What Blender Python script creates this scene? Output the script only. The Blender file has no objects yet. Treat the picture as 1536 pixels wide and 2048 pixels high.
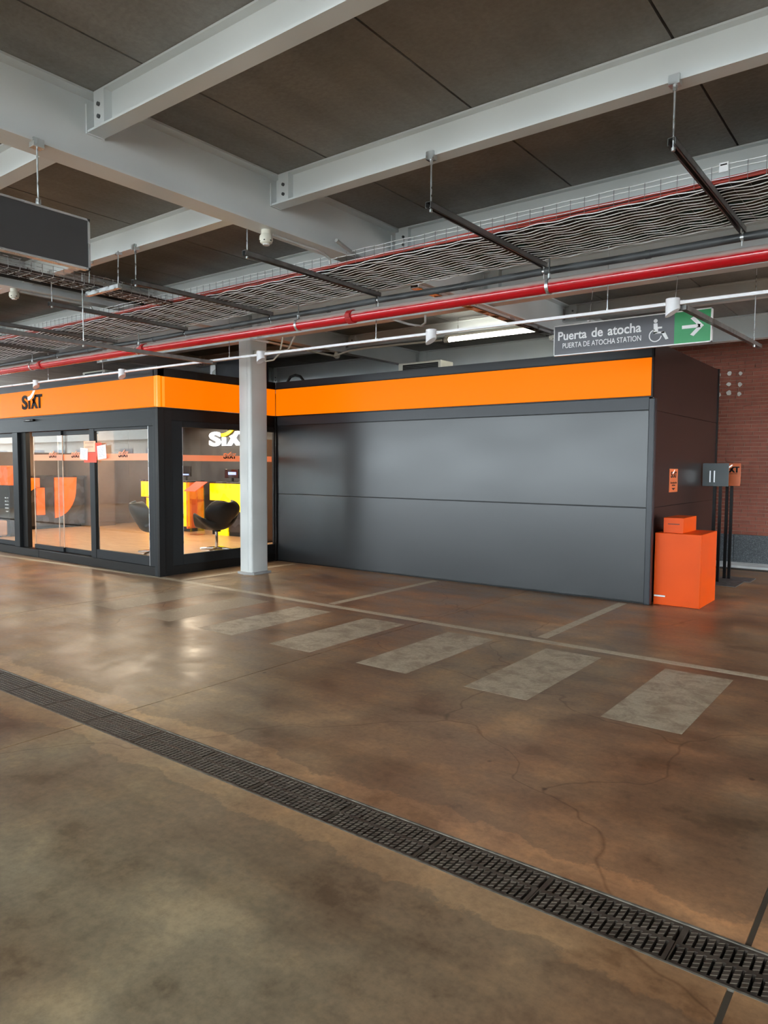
import bpy, bmesh, math, random
from mathutils import Matrix, Vector
random.seed(7)
S = bpy.context.scene
C = S.collection

# ---------------------------------------------------------------- camera
YAW, PITCH, ROLL, FPX = math.radians(37.3917), math.radians(3.6441), math.radians(-0.2875), 1437.5
fw = Vector((-math.sin(YAW)*math.cos(PITCH), math.cos(YAW)*math.cos(PITCH), -math.sin(PITCH)))
rt = Vector((math.cos(YAW), math.sin(YAW), 0)); dn = fw.cross(rt)
r0 = rt*math.cos(ROLL) + dn*math.sin(ROLL); d0 = -rt*math.sin(ROLL) + dn*math.cos(ROLL)
cd = bpy.data.cameras.new('camera'); cam = bpy.data.objects.new('camera', cd); C.objects.link(cam)
cam.matrix_world = Matrix(((r0.x, -d0.x, -fw.x, 0), (r0.y, -d0.y, -fw.y, 0), (r0.z, -d0.z, -fw.z, 1.6), (0, 0, 0, 1)))
cd.sensor_fit = 'VERTICAL'; cd.sensor_height = 36; cd.sensor_width = 27; cd.lens = FPX/2048*36
cd.clip_start = 0.05; cd.clip_end = 400
S.camera = cam

# ---------------------------------------------------------------- world, exposure
w = bpy.data.worlds.new('sky'); S.world = w; w.use_nodes = True
bg = w.node_tree.nodes['Background']
bg.inputs[0].default_value = (0.82, 0.93, 1.0, 1); bg.inputs[1].default_value = 11.0
vs = S.view_settings
vs.view_transform = 'Standard'; vs.look = 'None'; vs.gamma = 1; vs.use_curve_mapping = False
vs.exposure = 0.66
S.cycles.max_bounces = 5; S.cycles.diffuse_bounces = 3; S.cycles.glossy_bounces = 3; S.cycles.transmission_bounces = 2; S.cycles.transparent_max_bounces = 12
S.cycles.use_adaptive_sampling = True; S.cycles.adaptive_threshold = 0.08
S.cycles.use_light_tree = False
S.cycles.caustics_reflective = False; S.cycles.caustics_refractive = False
S.cycles.sample_clamp_indirect = 6.0

# ---------------------------------------------------------------- materials
MATS = {}
def nt(name):
    m = bpy.data.materials.new(name); m.use_nodes = True
    t = m.node_tree; p = t.nodes['Principled BSDF']; return m, t, p
def N(t, kind, **kw):
    n = t.nodes.new(kind)
    for k, v in kw.items():
        if k.startswith('i_'):
            n.inputs[k[2:].replace('_', ' ')].default_value = v
        else: setattr(n, k, v)
    return n
def L(t, a, b): t.links.new(a, b)
def rgba(c): return (c[0], c[1], c[2], 1)
def ramp(t, fac, stops):
    r = t.nodes.new('ShaderNodeValToRGB'); L(t, fac, r.inputs[0])
    e = r.color_ramp.elements
    while len(e) < len(stops): e.new(0.5)
    for k, (p, c) in enumerate(stops):
        e[k].position = p; e[k].color = rgba(c) if len(c) == 3 else c
    return r.outputs[0]
def noise(t, scale, detail=6, rough=0.6, vec=None, stretch=None, dist=0.0):
    n = t.nodes.new('ShaderNodeTexNoise'); n.inputs['Scale'].default_value = scale
    n.inputs['Detail'].default_value = detail; n.inputs['Roughness'].default_value = rough
    n.inputs['Distortion'].default_value = dist
    if vec is None:
        vec = t.nodes.new('ShaderNodeNewGeometry').outputs['Position']
    if stretch:
        mp = t.nodes.new('ShaderNodeMapping'); mp.inputs['Scale'].default_value = stretch
        L(t, vec, mp.inputs[0]); vec = mp.outputs[0]
    L(t, vec, n.inputs['Vector']); return n.outputs['Fac']
def mixc(t, fac, a, b, mode='MIX'):
    n = t.nodes.new('ShaderNodeMix'); n.data_type = 'RGBA'; n.blend_type = mode
    for s, v in ((0, fac), (6, a), (7, b)):
        if hasattr(v, 'node'): L(t, v, n.inputs[s])
        elif s == 0: n.inputs[0].default_value = v
        else: n.inputs[s].default_value = rgba(v)
    return n.outputs[2]
def bump(t, p, h, strength, dist=0.01):
    b = t.nodes.new('ShaderNodeBump'); b.inputs['Strength'].default_value = strength; b.inputs['Distance'].default_value = dist
    L(t, h, b.inputs['Height']); L(t, b.outputs[0], p.inputs['Normal'])
def mat(name, col, rough=0.5, metal=0.0, var=0.12, vs_=6.0, emit=None, es=0.0, rvar=0.1, coat=0.0, bmp=0.0, bs=60.0, spec=0.5):
    if name in MATS: return MATS[name]
    m, t, p = nt(name)
    f = noise(t, vs_, 0)
    a = [max(0, c*(1-var)) for c in col]; b = [min(1, c*(1+var)) for c in col]
    L(t, ramp(t, f, [(0.3, a), (0.7, b)]), p.inputs['Base Color'])
    rr = t.nodes.new('ShaderNodeMapRange'); L(t, f, rr.inputs[0])
    rr.inputs[1].default_value = 0.3; rr.inputs[2].default_value = 0.7
    rr.inputs[3].default_value = max(0.02, rough-rvar); rr.inputs[4].default_value = min(1, rough+rvar)
    L(t, rr.outputs[0], p.inputs['Roughness'])
    p.inputs['Metallic'].default_value = metal; p.inputs['Coat Weight'].default_value = coat
    p.inputs['Specular IOR Level'].default_value = spec
    if emit:
        p.inputs['Emission Color'].default_value = rgba(emit); p.inputs['Emission Strength'].default_value = es
    if bmp: bump(t, p, noise(t, bs, 2), bmp, 0.004)
    if emit and name not in ('lamp_tube', 'lit_orange_sign'): m.cycles.emission_sampling = 'NONE'
    MATS[name] = m; return m

def m_floor():
    m, t, p = nt('stained_concrete')
    big = noise(t, 0.55, 3, 0.62); mid = noise(t, 2.1, 6, 0.68); fine = noise(t, 28, 3, 0.7)
    strk = noise(t, 1.1, 4, 0.65, stretch=(0.5, 2.2, 1))
    c1 = ramp(t, big, [(0.30, (0.225, 0.132, 0.082)), (0.45, (0.265, 0.174, 0.108)), (0.56, (0.28, 0.205, 0.133)), (0.70, (0.37, 0.285, 0.19))])
    c2 = ramp(t, mid, [(0.38, (0.52, 0.48, 0.45)), (0.435, (0.80, 0.78, 0.77)), (0.50, (0.94, 0.94, 0.94)), (0.55, (1.12, 1.09, 1.04)), (0.63, (1.48, 1.40, 1.28))])
    c = mixc(t, 0.75, c1, c2, 'MULTIPLY')
    c3 = ramp(t, strk, [(0.36, (0.62, 0.58, 0.55)), (0.50, (1, 1, 1)), (0.66, (1.25, 1.2, 1.12))])
    c = mixc(t, 0.55, c, c3, 'MULTIPLY')
    c4 = ramp(t, fine, [(0.3, (0.74, 0.73, 0.72)), (0.55, (1, 1, 1)), (0.75, (1.16, 1.15, 1.12))])
    c = mixc(t, 0.7, c, c4, 'MULTIPLY')
    # oil and gum spots
    v = t.nodes.new('ShaderNodeTexVoronoi'); v.inputs['Scale'].default_value = 2.3
    L(t, t.nodes.new('ShaderNodeNewGeometry').outputs['Position'], v.inputs['Vector'])
    sp = ramp(t, v.outputs['Distance'], [(0.022, (0.32, 0.28, 0.26)), (0.045, (1, 1, 1))])
    c = mixc(t, 0.8, c, sp, 'MULTIPLY')
    # hairline cracks
    vc = t.nodes.new('ShaderNodeTexVoronoi'); vc.feature = 'DISTANCE_TO_EDGE'; vc.inputs['Scale'].default_value = 0.33
    dv = t.nodes.new('ShaderNodeVectorMath'); dv.operation = 'ADD'
    nz = t.nodes.new('ShaderNodeTexNoise'); nz.inputs['Scale'].default_value = 1.1; nz.inputs['Detail'].default_value = 3
    pos = t.nodes.new('ShaderNodeNewGeometry').outputs['Position']; L(t, pos, nz.inputs['Vector'])
    L(t, pos, dv.inputs[0]); L(t, nz.outputs['Color'], dv.inputs[1]); L(t, dv.outputs[0], vc.inputs['Vector'])
    cr = ramp(t, vc.outputs['Distance'], [(0.0, (0.55, 0.48, 0.42)), (0.0028, (1, 1, 1))])
    c = mixc(t, 0.8, c, cr, 'MULTIPLY')
    # pale cement screed strip beside the drain channel, ragged edges
    sx = t.nodes.new('ShaderNodeSeparateXYZ'); L(t, pos, sx.inputs[0])
    dy = N(t, 'ShaderNodeMath', operation='SUBTRACT'); L(t, sx.outputs['Y'], dy.inputs[0]); dy.inputs[1].default_value = 2.46
    ab = N(t, 'ShaderNodeMath', operation='ABSOLUTE'); L(t, dy.outputs[0], ab.inputs[0])
    ad = N(t, 'ShaderNodeMath', operation='MULTIPLY_ADD'); L(t, mid, ad.inputs[0]); ad.inputs[1].default_value = 0.55; L(t, ab.outputs[0], ad.inputs[2])
    strip = ramp(t, ad.outputs[0], [(0.545, (1.62, 1.50, 1.34)), (0.565, (1, 1, 1))])
    c = mixc(t, 0.9, c, strip, 'MULTIPLY')
    # two pours: olive grey slab on the near side of the drain, red-brown on the far side
    pour = ramp(t, dy.outputs[0], [(0.0, (0.87, 0.89, 0.87)), (0.01, (1.0, 0.945, 0.91))])
    c = mixc(t, 1.0, c, pour, 'MULTIPLY')
    # broad zones: reddish worn lane and olive grey traffic film
    zone = noise(t, 0.22, 1, 0.55)
    c = mixc(t, 0.9, c, ramp(t, zone, [(0.38, (1.08, 0.90, 0.80)), (0.50, (1, 1, 1)), (0.60, (0.93, 0.97, 0.96))]), 'MULTIPLY')
    L(t, c, p.inputs['Base Color'])
    rr = t.nodes.new('ShaderNodeMapRange'); L(t, mid, rr.inputs[0])
    rr.inputs[1].default_value = 0.35; rr.inputs[2].default_value = 0.68; rr.inputs[3].default_value = 0.29; rr.inputs[4].default_value = 0.50
    L(t, rr.outputs[0], p.inputs['Roughness']); p.inputs['Specular IOR Level'].default_value = 0.205
    return m
def m_paint(name, wear):
    m, t, p = nt(name)
    f = noise(t, 5.5, 8, 0.72, dist=0.5); g = noise(t, 40, 5, 0.7)
    msk = ramp(t, f, [(wear-0.06, (1, 1, 1)), (wear+0.10, (0.12, 0.12, 0.12))])
    base = ramp(t, g, [(0.3, (0.24, 0.175, 0.110)), (0.7, (0.33, 0.25, 0.165))])
    wht = ramp(t, g, [(0.3, (0.38, 0.315, 0.215)), (0.7, (0.54, 0.46, 0.335))])
    L(t, mixc(t, msk, base, wht), p.inputs['Base Color']); p.inputs['Roughness'].default_value = 0.5
    return m
def m_slab():
    m, t, p = nt('precast_concrete')
    big = noise(t, 0.7, 3, 0.6); fine = noise(t, 34, 2, 0.7); st = noise(t, 1.3, 3, 0.6, stretch=(2.0, 0.35, 1))
    c = ramp(t, big, [(0.3, (0.21, 0.20, 0.182)), (0.5, (0.27, 0.26, 0.243)), (0.7, (0.33, 0.32, 0.305))])
    c = mixc(t, 0.6, c, ramp(t, st, [(0.35, (0.72, 0.71, 0.69)), (0.6, (1.08, 1.08, 1.07))]), 'MULTIPLY')
    c = mixc(t, 0.5, c, ramp(t, fine, [(0.3, (0.78, 0.77, 0.76)), (0.7, (1.12, 1.12, 1.12))]), 'MULTIPLY')
    L(t, c, p.inputs['Base Color']); p.inputs['Roughness'].default_value = 0.62
    bump(t, p, noise(t, 26, 1, 0.7), 0.30, 0.012)
    return m
def m_glass(name, tint=(0.95, 0.965, 0.965), extra=0.022):
    m = bpy.data.materials.new(name); m.use_nodes = True; t = m.node_tree
    t.nodes.remove(t.nodes['Principled BSDF']); o = t.nodes['Material Output']
    lw = t.nodes.new('ShaderNodeLayerWeight'); lw.inputs[0].default_value = 0.5
    pw = N(t, 'ShaderNodeMath', operation='POWER'); pw.inputs[1].default_value = 4.0; L(t, lw.outputs['Facing'], pw.inputs[0])
    ml = N(t, 'ShaderNodeMath', operation='MULTIPLY_ADD'); ml.inputs[1].default_value = 0.75; ml.inputs[2].default_value = extra
    L(t, pw.outputs[0], ml.inputs[0])
    tr = t.nodes.new('ShaderNodeBsdfTransparent'); tr.inputs[0].default_value = rgba(tint)
    gl = t.nodes.new('ShaderNodeBsdfGlossy'); gl.inputs['Roughness'].default_value = 0.015; gl.inputs[0].default_value = (0.95, 0.97, 1, 1)
    mx = t.nodes.new('ShaderNodeMixShader'); L(t, ml.outputs[0], mx.inputs[0]); L(t, tr.outputs[0], mx.inputs[1]); L(t, gl.outputs[0], mx.inputs[2])
    L(t, mx.outputs[0], o.inputs[0]); return m
def m_film():
    m = bpy.data.materials.new('salmon_film'); m.use_nodes = True; t = m.node_tree
    p = t.nodes['Principled BSDF']; o = t.nodes['Material Output']
    p.inputs['Base Color'].default_value = (0.92, 0.52, 0.35, 1); p.inputs['Roughness'].default_value = 0.4
    tl = t.nodes.new('ShaderNodeBsdfTranslucent'); tl.inputs[0].default_value = (0.95, 0.5, 0.3, 1)
    a = t.nodes.new('ShaderNodeMixShader'); a.inputs[0].default_value = 0.5
    L(t, p.outputs[0], a.inputs[1]); L(t, tl.outputs[0], a.inputs[2])
    L(t, a.outputs[0], o.inputs[0]); return m
def m_brick():
    m, t, p = nt('red_brick')
    oi = t.nodes.new('ShaderNodeObjectInfo'); f = noise(t, 9, 6); g = noise(t, 70, 4)
    c = ramp(t, f, [(0.3, (0.25, 0.070, 0.044)), (0.7, (0.36, 0.112, 0.070))])
    c = mixc(t, 0.5, c, ramp(t, oi.outputs['Random'], [(0, (0.72, 0.68, 0.68)), (1, (1.2, 1.15, 1.1))]), 'MULTIPLY')
    c = mixc(t, 0.4, c, ramp(t, g, [(0.3, (0.75, 0.75, 0.75)), (0.7, (1.1, 1.1, 1.1))]), 'MULTIPLY')
    L(t, c, p.inputs['Base Color']); p.inputs['Roughness'].default_value = 0.75; bump(t, p, g, 0.3, 0.004); return m
def m_granite():
    m, t, p = nt('grey_granite')
    g = noise(t, 85, 3, 0.8); b = noise(t, 4, 5)
    c = ramp(t, g, [(0.35, (0.045, 0.05, 0.055)), (0.55, (0.11, 0.12, 0.128)), (0.72, (0.30, 0.31, 0.32))])
    c = mixc(t, 0.5, c, ramp(t, b, [(0.3, (0.8, 0.8, 0.8)), (0.7, (1.1, 1.1, 1.1))]), 'MULTIPLY')
    L(t, c, p.inputs['Base Color']); p.inputs['Roughness'].default_value = 0.35; return m
def m_panel():
    m, t, p = nt('anthracite_panel')
    sm = noise(t, 1.0, 1, 0.4); hz = noise(t, 1.2, 1, 0.4, stretch=(0.6, 1, 1.4))
    c = ramp(t, sm, [(0.0, (0.013, 0.0145, 0.016)), (1.0, (0.018, 0.0195, 0.021))])
    L(t, c, p.inputs['Base Color']); p.inputs['Metallic'].default_value = 0.0
    rr = t.nodes.new('ShaderNodeMapRange'); L(t, hz, rr.inputs[0])
    rr.inputs[1].default_value = 0.35; rr.inputs[2].default_value = 0.65; rr.inputs[3].default_value = 0.285; rr.inputs[4].default_value = 0.33
    L(t, rr.outputs[0], p.inputs['Roughness']); p.inputs['Specular IOR Level'].default_value = 0.5
    return m
def m_plank():
    m, t, p = nt('oak_plank')
    g = noise(t, 3.2, 7, 0.6, stretch=(1, 9, 1), dist=0.4)
    L(t, ramp(t, g, [(0.3, (0.36, 0.20, 0.10)), (0.55, (0.50, 0.31, 0.17)), (0.75, (0.60, 0.40, 0.24))]), p.inputs['Base Color'])
    p.inputs['Roughness'].default_value = 0.38; return m
def m_redpipe():
    m, t, p = nt('red_pipe_paint')
    geo = t.nodes.new('ShaderNodeNewGeometry'); sx = t.nodes.new('ShaderNodeSeparateXYZ'); L(t, geo.outputs['Normal'], sx.inputs[0])
    nn = noise(t, 5, 7, 0.7, stretch=(0.5, 2, 2))
    ad = N(t, 'ShaderNodeMath', operation='MULTIPLY_ADD'); L(t, nn, ad.inputs[0]); ad.inputs[1].default_value = 0.7; L(t, sx.outputs['Z'], ad.inputs[2])
    f = ramp(t, ad.outputs[0], [(0.38, (0, 0, 0)), (0.80, (1, 1, 1))])   # settled dust on the upper side
    L(t, mixc(t, f, (0.50, 0.006, 0.012), (0.42, 0.33, 0.30)), p.inputs['Base Color'])
    rr = t.nodes.new('ShaderNodeMapRange'); L(t, f, rr.inputs[0]); rr.inputs[3].default_value = 0.16; rr.inputs[4].default_value = 0.8
    L(t, rr.outputs[0], p.inputs['Roughness']); p.inputs['Coat Weight'].default_value = 0.3
    return m

FLOOR = m_floor(); SLAB = m_slab(); GLASS = m_glass('clear_glass'); FILM = m_film(); BRICK = m_brick(); GRANITE = m_granite()
PANEL = m_panel(); PLANK = m_plank(); REDP = m_redpipe()
PAINT = m_paint('worn_white_paint', 0.50); PAINT2 = m_paint('very_worn_paint', 0.34); LINE = m_paint('line_paint', 0.58)
ACRYL = m_glass('acrylic', (0.97, 0.93, 0.92), 0.05)
STEEL = mat('grey_beam_paint', (0.76, 0.80, 0.81), 0.34, var=0.05, vs_=2.0, rvar=0.06, spec=0.5)
PILLAR = mat('pillar_paint', (0.53, 0.54, 0.52), 0.38, var=0.06, vs_=3.0)
BOLT = mat('bolt_steel', (0.12, 0.13, 0.14), 0.45, 0.6)
ZINC = mat('galvanised_steel', (0.62, 0.65, 0.66), 0.32, 0.85, var=0.1, vs_=20)
STRUT = mat('strut_steel', (0.17, 0.17, 0.165), 0.42, 0.7, var=0.15, vs_=15)
BLACK = mat('kiosk_black', (0.009, 0.0085, 0.0085), 0.40, var=0.0, rvar=0.0, spec=0.2)
FRAME = mat('window_frame_grey', (0.018, 0.020, 0.022), 0.42, 0.0, var=0.0, rvar=0.0, spec=0.14)
ENDW = mat('brown_black_panel', (0.013, 0.0075, 0.0065), 0.29, var=0.0, vs_=2.0, rvar=0.0)
GREYP = mat('fascia_grey', (0.030, 0.033, 0.038), 0.36, 0.0, var=0.0, vs_=2.0, rvar=0.0, spec=0.3)
OBAND = mat('lit_orange_sign', (0.45, 0.085, 0.0), 0.45, var=0.0, rvar=0.0, emit=(1.0, 0.195, 0.0), es=0.56, spec=0.07)
OEDGE = mat('orange_sign_edge', (0.45, 0.12, 0.01), 0.3, var=0.0, rvar=0.0, spec=0.35, emit=(1.0, 0.30, 0.01), es=0.62)
LOGOD = mat('logo_dark', (0.022, 0.018, 0.018), 0.7, spec=0.15)
LOGOW = mat('logo_white', (0.9, 0.9, 0.9), 0.4, emit=(1, 1, 1), es=0.4)
LOGOL = mat('lit_logo_white', (0.9, 0.9, 0.9), 0.4, emit=(1, 1, 1), es=2.2)
LOGOY = mat('lit_logo_yellow', (0.9, 0.6, 0.0), 0.4, emit=(1, 0.62, 0.0), es=1.0)
YDESK = mat('lit_yellow_panel', (0.95, 0.6, 0.0), 0.35, var=0.03, emit=(1.0, 0.62, 0.0), es=0.72)
AMBER = mat('lit_amber_panel', (0.95, 0.45, 0.0), 0.35, var=0.03, emit=(1.0, 0.40, 0.0), es=0.66)
ODESK = mat('orange_laminate', (0.80, 0.13, 0.012), 0.3, var=0.04)
OLIT = mat('lit_orange_panel', (0.85, 0.12, 0.01), 0.3, var=0.04, emit=(1.0, 0.11, 0.0), es=0.42)
OBOX = mat('orange_cabinet_paint', (0.74, 0.078, 0.0015), 0.45, var=0.03, vs_=4, rvar=0.02, spec=0.18)
DWALL = mat('interior_dark_wall', (0.045, 0.042, 0.042), 0.45, var=0.1)
BROWN = mat('brown_laminate', (0.17, 0.105, 0.066), 0.45, var=0.12, vs_=1.2)
DESKT = mat('desk_top_dark', (0.03, 0.025, 0.025), 0.25)
SIGNG = mat('sign_grey', (0.105, 0.105, 0.118), 0.35, var=0.0, rvar=0.0)
SIGNGB = mat('sign_grey_plain', (0.055, 0.055, 0.057), 0.6, var=0.04)
SIGNGR = mat('sign_green', (0.022, 0.31, 0.10), 0.35, var=0.0, rvar=0.0)
ALU = mat('aluminium', (0.72, 0.73, 0.74), 0.3, 0.7, var=0.04)
WHITE = mat('white_plastic', (0.80, 0.80, 0.82), 0.35, var=0.03)
CREAM = mat('cream_plastic', (0.66, 0.64, 0.55), 0.4, var=0.04)
WLET = mat('sign_white', (0.86, 0.86, 0.87), 0.4, var=0.02)
TUBE = mat('lamp_tube', (1, 1, 1), 0.3, emit=(1.0, 0.98, 0.86), es=14.0)
GLOWD = mat('downlight_lens', (1, 1, 1), 0.3, emit=(1.0, 0.85, 0.65), es=12.0)
CONDG = mat('conduit_grey', (0.55, 0.57, 0.57), 0.4)
DARKPIPE = mat('dark_pipe', (0.050, 0.053, 0.055), 0.5, var=0.35, vs_=6)
BLKPIPE = mat('black_insulation', (0.012, 0.012, 0.012), 0.7)
IRON = mat('cast_iron', (0.055, 0.041, 0.030), 0.55, 0.0, var=0.3, vs_=14, bmp=0.2, bs=50)
IRONL = mat('cast_iron_worn', (0.11, 0.088, 0.066), 0.5, 0.0, var=0.3, vs_=14)
PIT = mat('drain_dark', (0.012, 0.011, 0.010), 0.9)
SILVER = mat('drain_edge', (0.13, 0.115, 0.09), 0.7, 0.0, var=0.4, vs_=30)
LEATH = mat('black_leather', (0.012, 0.011, 0.010), 0.45, spec=0.25)
CUSH = mat('orange_cushion', (0.65, 0.12, 0.03), 0.6)
CHROME = mat('chrome', (0.8, 0.8, 0.8), 0.12, 1.0)
PAPER = mat('white_paper', (0.85, 0.85, 0.87), 0.6)
PAPERO = mat('peach_paper', (0.9, 0.48, 0.30), 0.6)
PAPERR = mat('red_paper', (0.85, 0.07, 0.03), 0.6)
SCREEN = mat('screen_dark', (0.01, 0.01, 0.012), 0.15)
SCRB = mat('screen_glow', (0.2, 0.25, 0.6), 0.2, emit=(0.35, 0.45, 1.0), es=0.8)
STICK = mat('orange_sticker', (0.75, 0.17, 0.05), 0.45)
BOARDB = mat('grey_board_back', (0.085, 0.098, 0.10), 0.4)
PLASTER = mat('white_plaster', (0.72, 0.70, 0.66), 0.8, bmp=0.3)
MORTAR = mat('mortar', (0.42, 0.26, 0.20), 0.9)
KERB = mat('white_kerb', (0.62, 0.62, 0.60), 0.6)
CONCW = mat('garage_wall_concrete', (0.30, 0.29, 0.27), 0.7)
NAVY = mat('navy_duct', (0.010, 0.013, 0.022), 0.4)
SUIT = mat('suitcase_wood', (0.42, 0.24, 0.15), 0.5)
JOINT = mat('joint_filler', (0.11, 0.09, 0.066), 0.9)
OUTG = mat('outside_paving', (0.42, 0.40, 0.37), 0.8)

# ---------------------------------------------------------------- mesh builder
STUFF = {'tread_ribs', 'bottom_wires', 'side_wires', 'cross_wires', 'long_wires', 'slots', 'print_lines', 'brick_field'}
class MB:
    def __init__(s): s.v = []; s.f = []
    def add(s, vs, fs):
        o = len(s.v); s.v += [tuple(v) for v in vs]; s.f += [tuple(i+o for i in f) for f in fs]; return s
    def box(s, x0, x1, y0, y1, z0, z1):
        return s.add([(x0,y0,z0),(x1,y0,z0),(x1,y1,z0),(x0,y1,z0),(x0,y0,z1),(x1,y0,z1),(x1,y1,z1),(x0,y1,z1)],
                     [(0,3,2,1),(4,5,6,7),(0,1,5,4),(1,2,6,5),(2,3,7,6),(3,0,4,7)])
    def tube(s, pts, r, n=8, caps=True):
        pts = [Vector(p) for p in pts]; rs = r if isinstance(r, (list, tuple)) else [r]*len(pts)
        vs = []; fs = []; up = Vector((0, 0, 1)); prev = None
        for i, p in enumerate(pts):
            d = (pts[min(i+1, len(pts)-1)] - pts[max(i-1, 0)]).normalized()
            if prev is None:
                a = d.cross(up) if abs(d.z) < 0.95 else d.cross(Vector((1, 0, 0)))
            else: a = prev - d*prev.dot(d)
            a.normalize(); prev = a; b = d.cross(a)
            for k in range(n):
                t = 2*math.pi*(k+0.5)/n; vs.append(p + (a*math.cos(t) + b*math.sin(t))*rs[i])
        for i in range(len(pts)-1):
            for k in range(n):
                k2 = (k+1) % n; fs.append((i*n+k, i*n+k2, (i+1)*n+k2, (i+1)*n+k))
        if caps: fs.append(tuple(range(n-1, -1, -1))); fs.append(tuple((len(pts)-1)*n+k for k in range(n)))
        return s.add(vs, fs)
    def prism(s, poly, to3, d0, d1):            # poly in 2-D, to3(u, v, depth)
        n = len(poly)
        vs = [to3(u, v, d0) for u, v in poly] + [to3(u, v, d1) for u, v in poly]
        fs = [tuple(range(n)), tuple(range(2*n-1, n-1, -1))] + [(k, n+k, n+(k+1) % n, (k+1) % n) for k in range(n)]
        return s.add(vs, fs)
    def grid(s, rows):
        nu = len(rows[0]); vs = [p for r in rows for p in r]
        return s.add(vs, [(i*nu+j, i*nu+j+1, (i+1)*nu+j+1, (i+1)*nu+j) for i in range(len(rows)-1) for j in range(nu-1)])
    def build(s, name, m, parent=None, bevel=0.0, smooth=True, fix=False):
        me = bpy.data.meshes.new(name); o = parent
        off = Vector((0, 0, 0))
        while o is not None: off += o.location; o = o.parent
        me.from_pydata([tuple(Vector(v)-off) for v in s.v], [], s.f); me.update()
        if fix:
            b = bmesh.new(); b.from_mesh(me); bmesh.ops.recalc_face_normals(b, faces=b.faces); b.to_mesh(me); b.free()
        if smooth:
            me.polygons.foreach_set('use_smooth', [True]*len(me.polygons)); me.set_sharp_from_angle(angle=math.radians(35))
        me.materials.append(m)
        ob = bpy.data.objects.new(name, me); C.objects.link(ob)
        if name in STUFF: ob['kind'] = 'stuff'
        if parent is not None: ob.parent = parent
        if bevel:
            md = ob.modifiers.new('bevel', 'BEVEL'); md.width = bevel; md.segments = 2; md.limit_method = 'ANGLE'
        return ob
def B(*a): return MB().box(*a)
def T(pts, r, n=8): return MB().tube(pts, r, n)
def tag(o, label, cat, group=None):
    o['label'] = label; o['category'] = cat
    if group: o['group'] = group
    return o
def thing(name, label, cat, loc=(0, 0, 0), group=None):
    o = bpy.data.objects.new(name, None); C.objects.link(o); o.location = loc; o.empty_display_size = 0.1
    return tag(o, label, cat, group)
def struct(o, label=None):
    o['kind'] = 'structure'
    if label: o['label'] = label
    return o
def root(name, loc=(0, 0, 0), label=None):
    o = bpy.data.objects.new(name, None); C.objects.link(o); o.location = loc
    return struct(o, label)
def share(mesh, name, parent, loc):
    ob = bpy.data.objects.new(name, mesh); C.objects.link(ob); ob.parent = parent; ob.location = loc
    if name in STUFF: ob['kind'] = 'stuff'
    return ob

def text_mb(body, bold=0.0):
    cu = bpy.data.curves.new('t', 'FONT'); cu.body = body; cu.size = 1.0; cu.offset = bold; cu.extrude = 0.02; cu.resolution_u = 4
    ob = bpy.data.objects.new('t', cu); C.objects.link(ob)
    dg = bpy.context.evaluated_depsgraph_get(); me = bpy.data.meshes.new_from_object(ob.evaluated_get(dg))
    vs = [tuple(v.co) for v in me.vertices]; fs = [tuple(p.vertices) for p in me.polygons]
    bpy.data.objects.remove(ob); bpy.data.curves.remove(cu); bpy.data.meshes.remove(me)
    x0 = min(v[0] for v in vs); x1 = max(v[0] for v in vs); y0 = min(v[1] for v in vs); y1 = max(v[1] for v in vs)
    return vs, fs, (x0, x1, y0, y1)
def place_text(mb, body, u0, u1, v0, v1, to3, thick, bold=0.0):
    vs, fs, (x0, x1, y0, y1) = text_mb(body, bold)
    mb.add([to3(u0+(x-x0)/(x1-x0)*(u1-u0), v0+(y-y0)/(y1-y0)*(v1-v0), (z+0.02)/0.04*thick) for x, y, z in vs], fs); return mb
# word mark: letters in a 2.7 x 1 box (u 0..2.7, v 0..1)
def wordmark(to3, h, thick, wide=2.7, parts='SIXT'):
    k = wide/2.7
    tt = lambda u, v, d: to3(u*k*h, v*h, d)
    mb = MB()
    place_text(mb, 'S', 0.0, 0.78, -0.02, 1.02, tt, thick, 0.035)
    mb.prism([(0.88, 0), (1.12, 0), (1.12, 0.60), (0.88, 0.60)], tt, 0, thick)
    mb.prism([(1.20, 0), (1.48, 0), (2.02, 1.0), (1.76, 1.0)], tt, 0, thick)
    mb.prism([(1.84, 0), (2.13, 0), (1.60, 0.78), (1.38, 0.66)], tt, 0, thick)
    mb.prism([(1.86, 0.80), (2.70, 0.80), (2.70, 1.0), (1.76, 1.0)], tt, 0, thick)
    mb.prism([(2.22, 0), (2.46, 0), (2.46, 0.86), (2.22, 0.86)], tt, 0, thick)
    sw = MB()
    pts = []
    for i in range(9):
        a = i/8; u = 0.80+0.78*a; v = 0.88+0.42*a**2.2
        pts.append((u, v))
    low = []
    for i in range(9):
        a = i/8; u = 0.86+1.0*a*0.92; v = 0.64+0.66*a**2.0
        low.append((u, v))
    sw.prism(pts + low[::-1], tt, 0, thick)
    return mb, sw

def i_beam_x(x0, x1, yc, z0, z1, wd, tf=0.012, tw=0.007):
    m = MB(); m.box(x0, x1, yc-wd/2, yc+wd/2, z0, z0+tf); m.box(x0, x1, yc-wd/2, yc+wd/2, z1-tf, z1)
    m.box(x0, x1, yc-tw/2, yc+tw/2, z0+tf, z1-tf); return m
def i_beam_y(y0, y1, xc, z0, z1, wd, tf=0.014, tw=0.009):
    m = MB(); m.box(xc-wd/2, xc+wd/2, y0, y1, z0, z0+tf); m.box(xc-wd/2, xc+wd/2, y0, y1, z1-tf, z1)
    m.box(xc-tw/2, xc+tw/2, y0, y1, z0+tf, z1-tf); return m

ZS = 3.80
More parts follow.
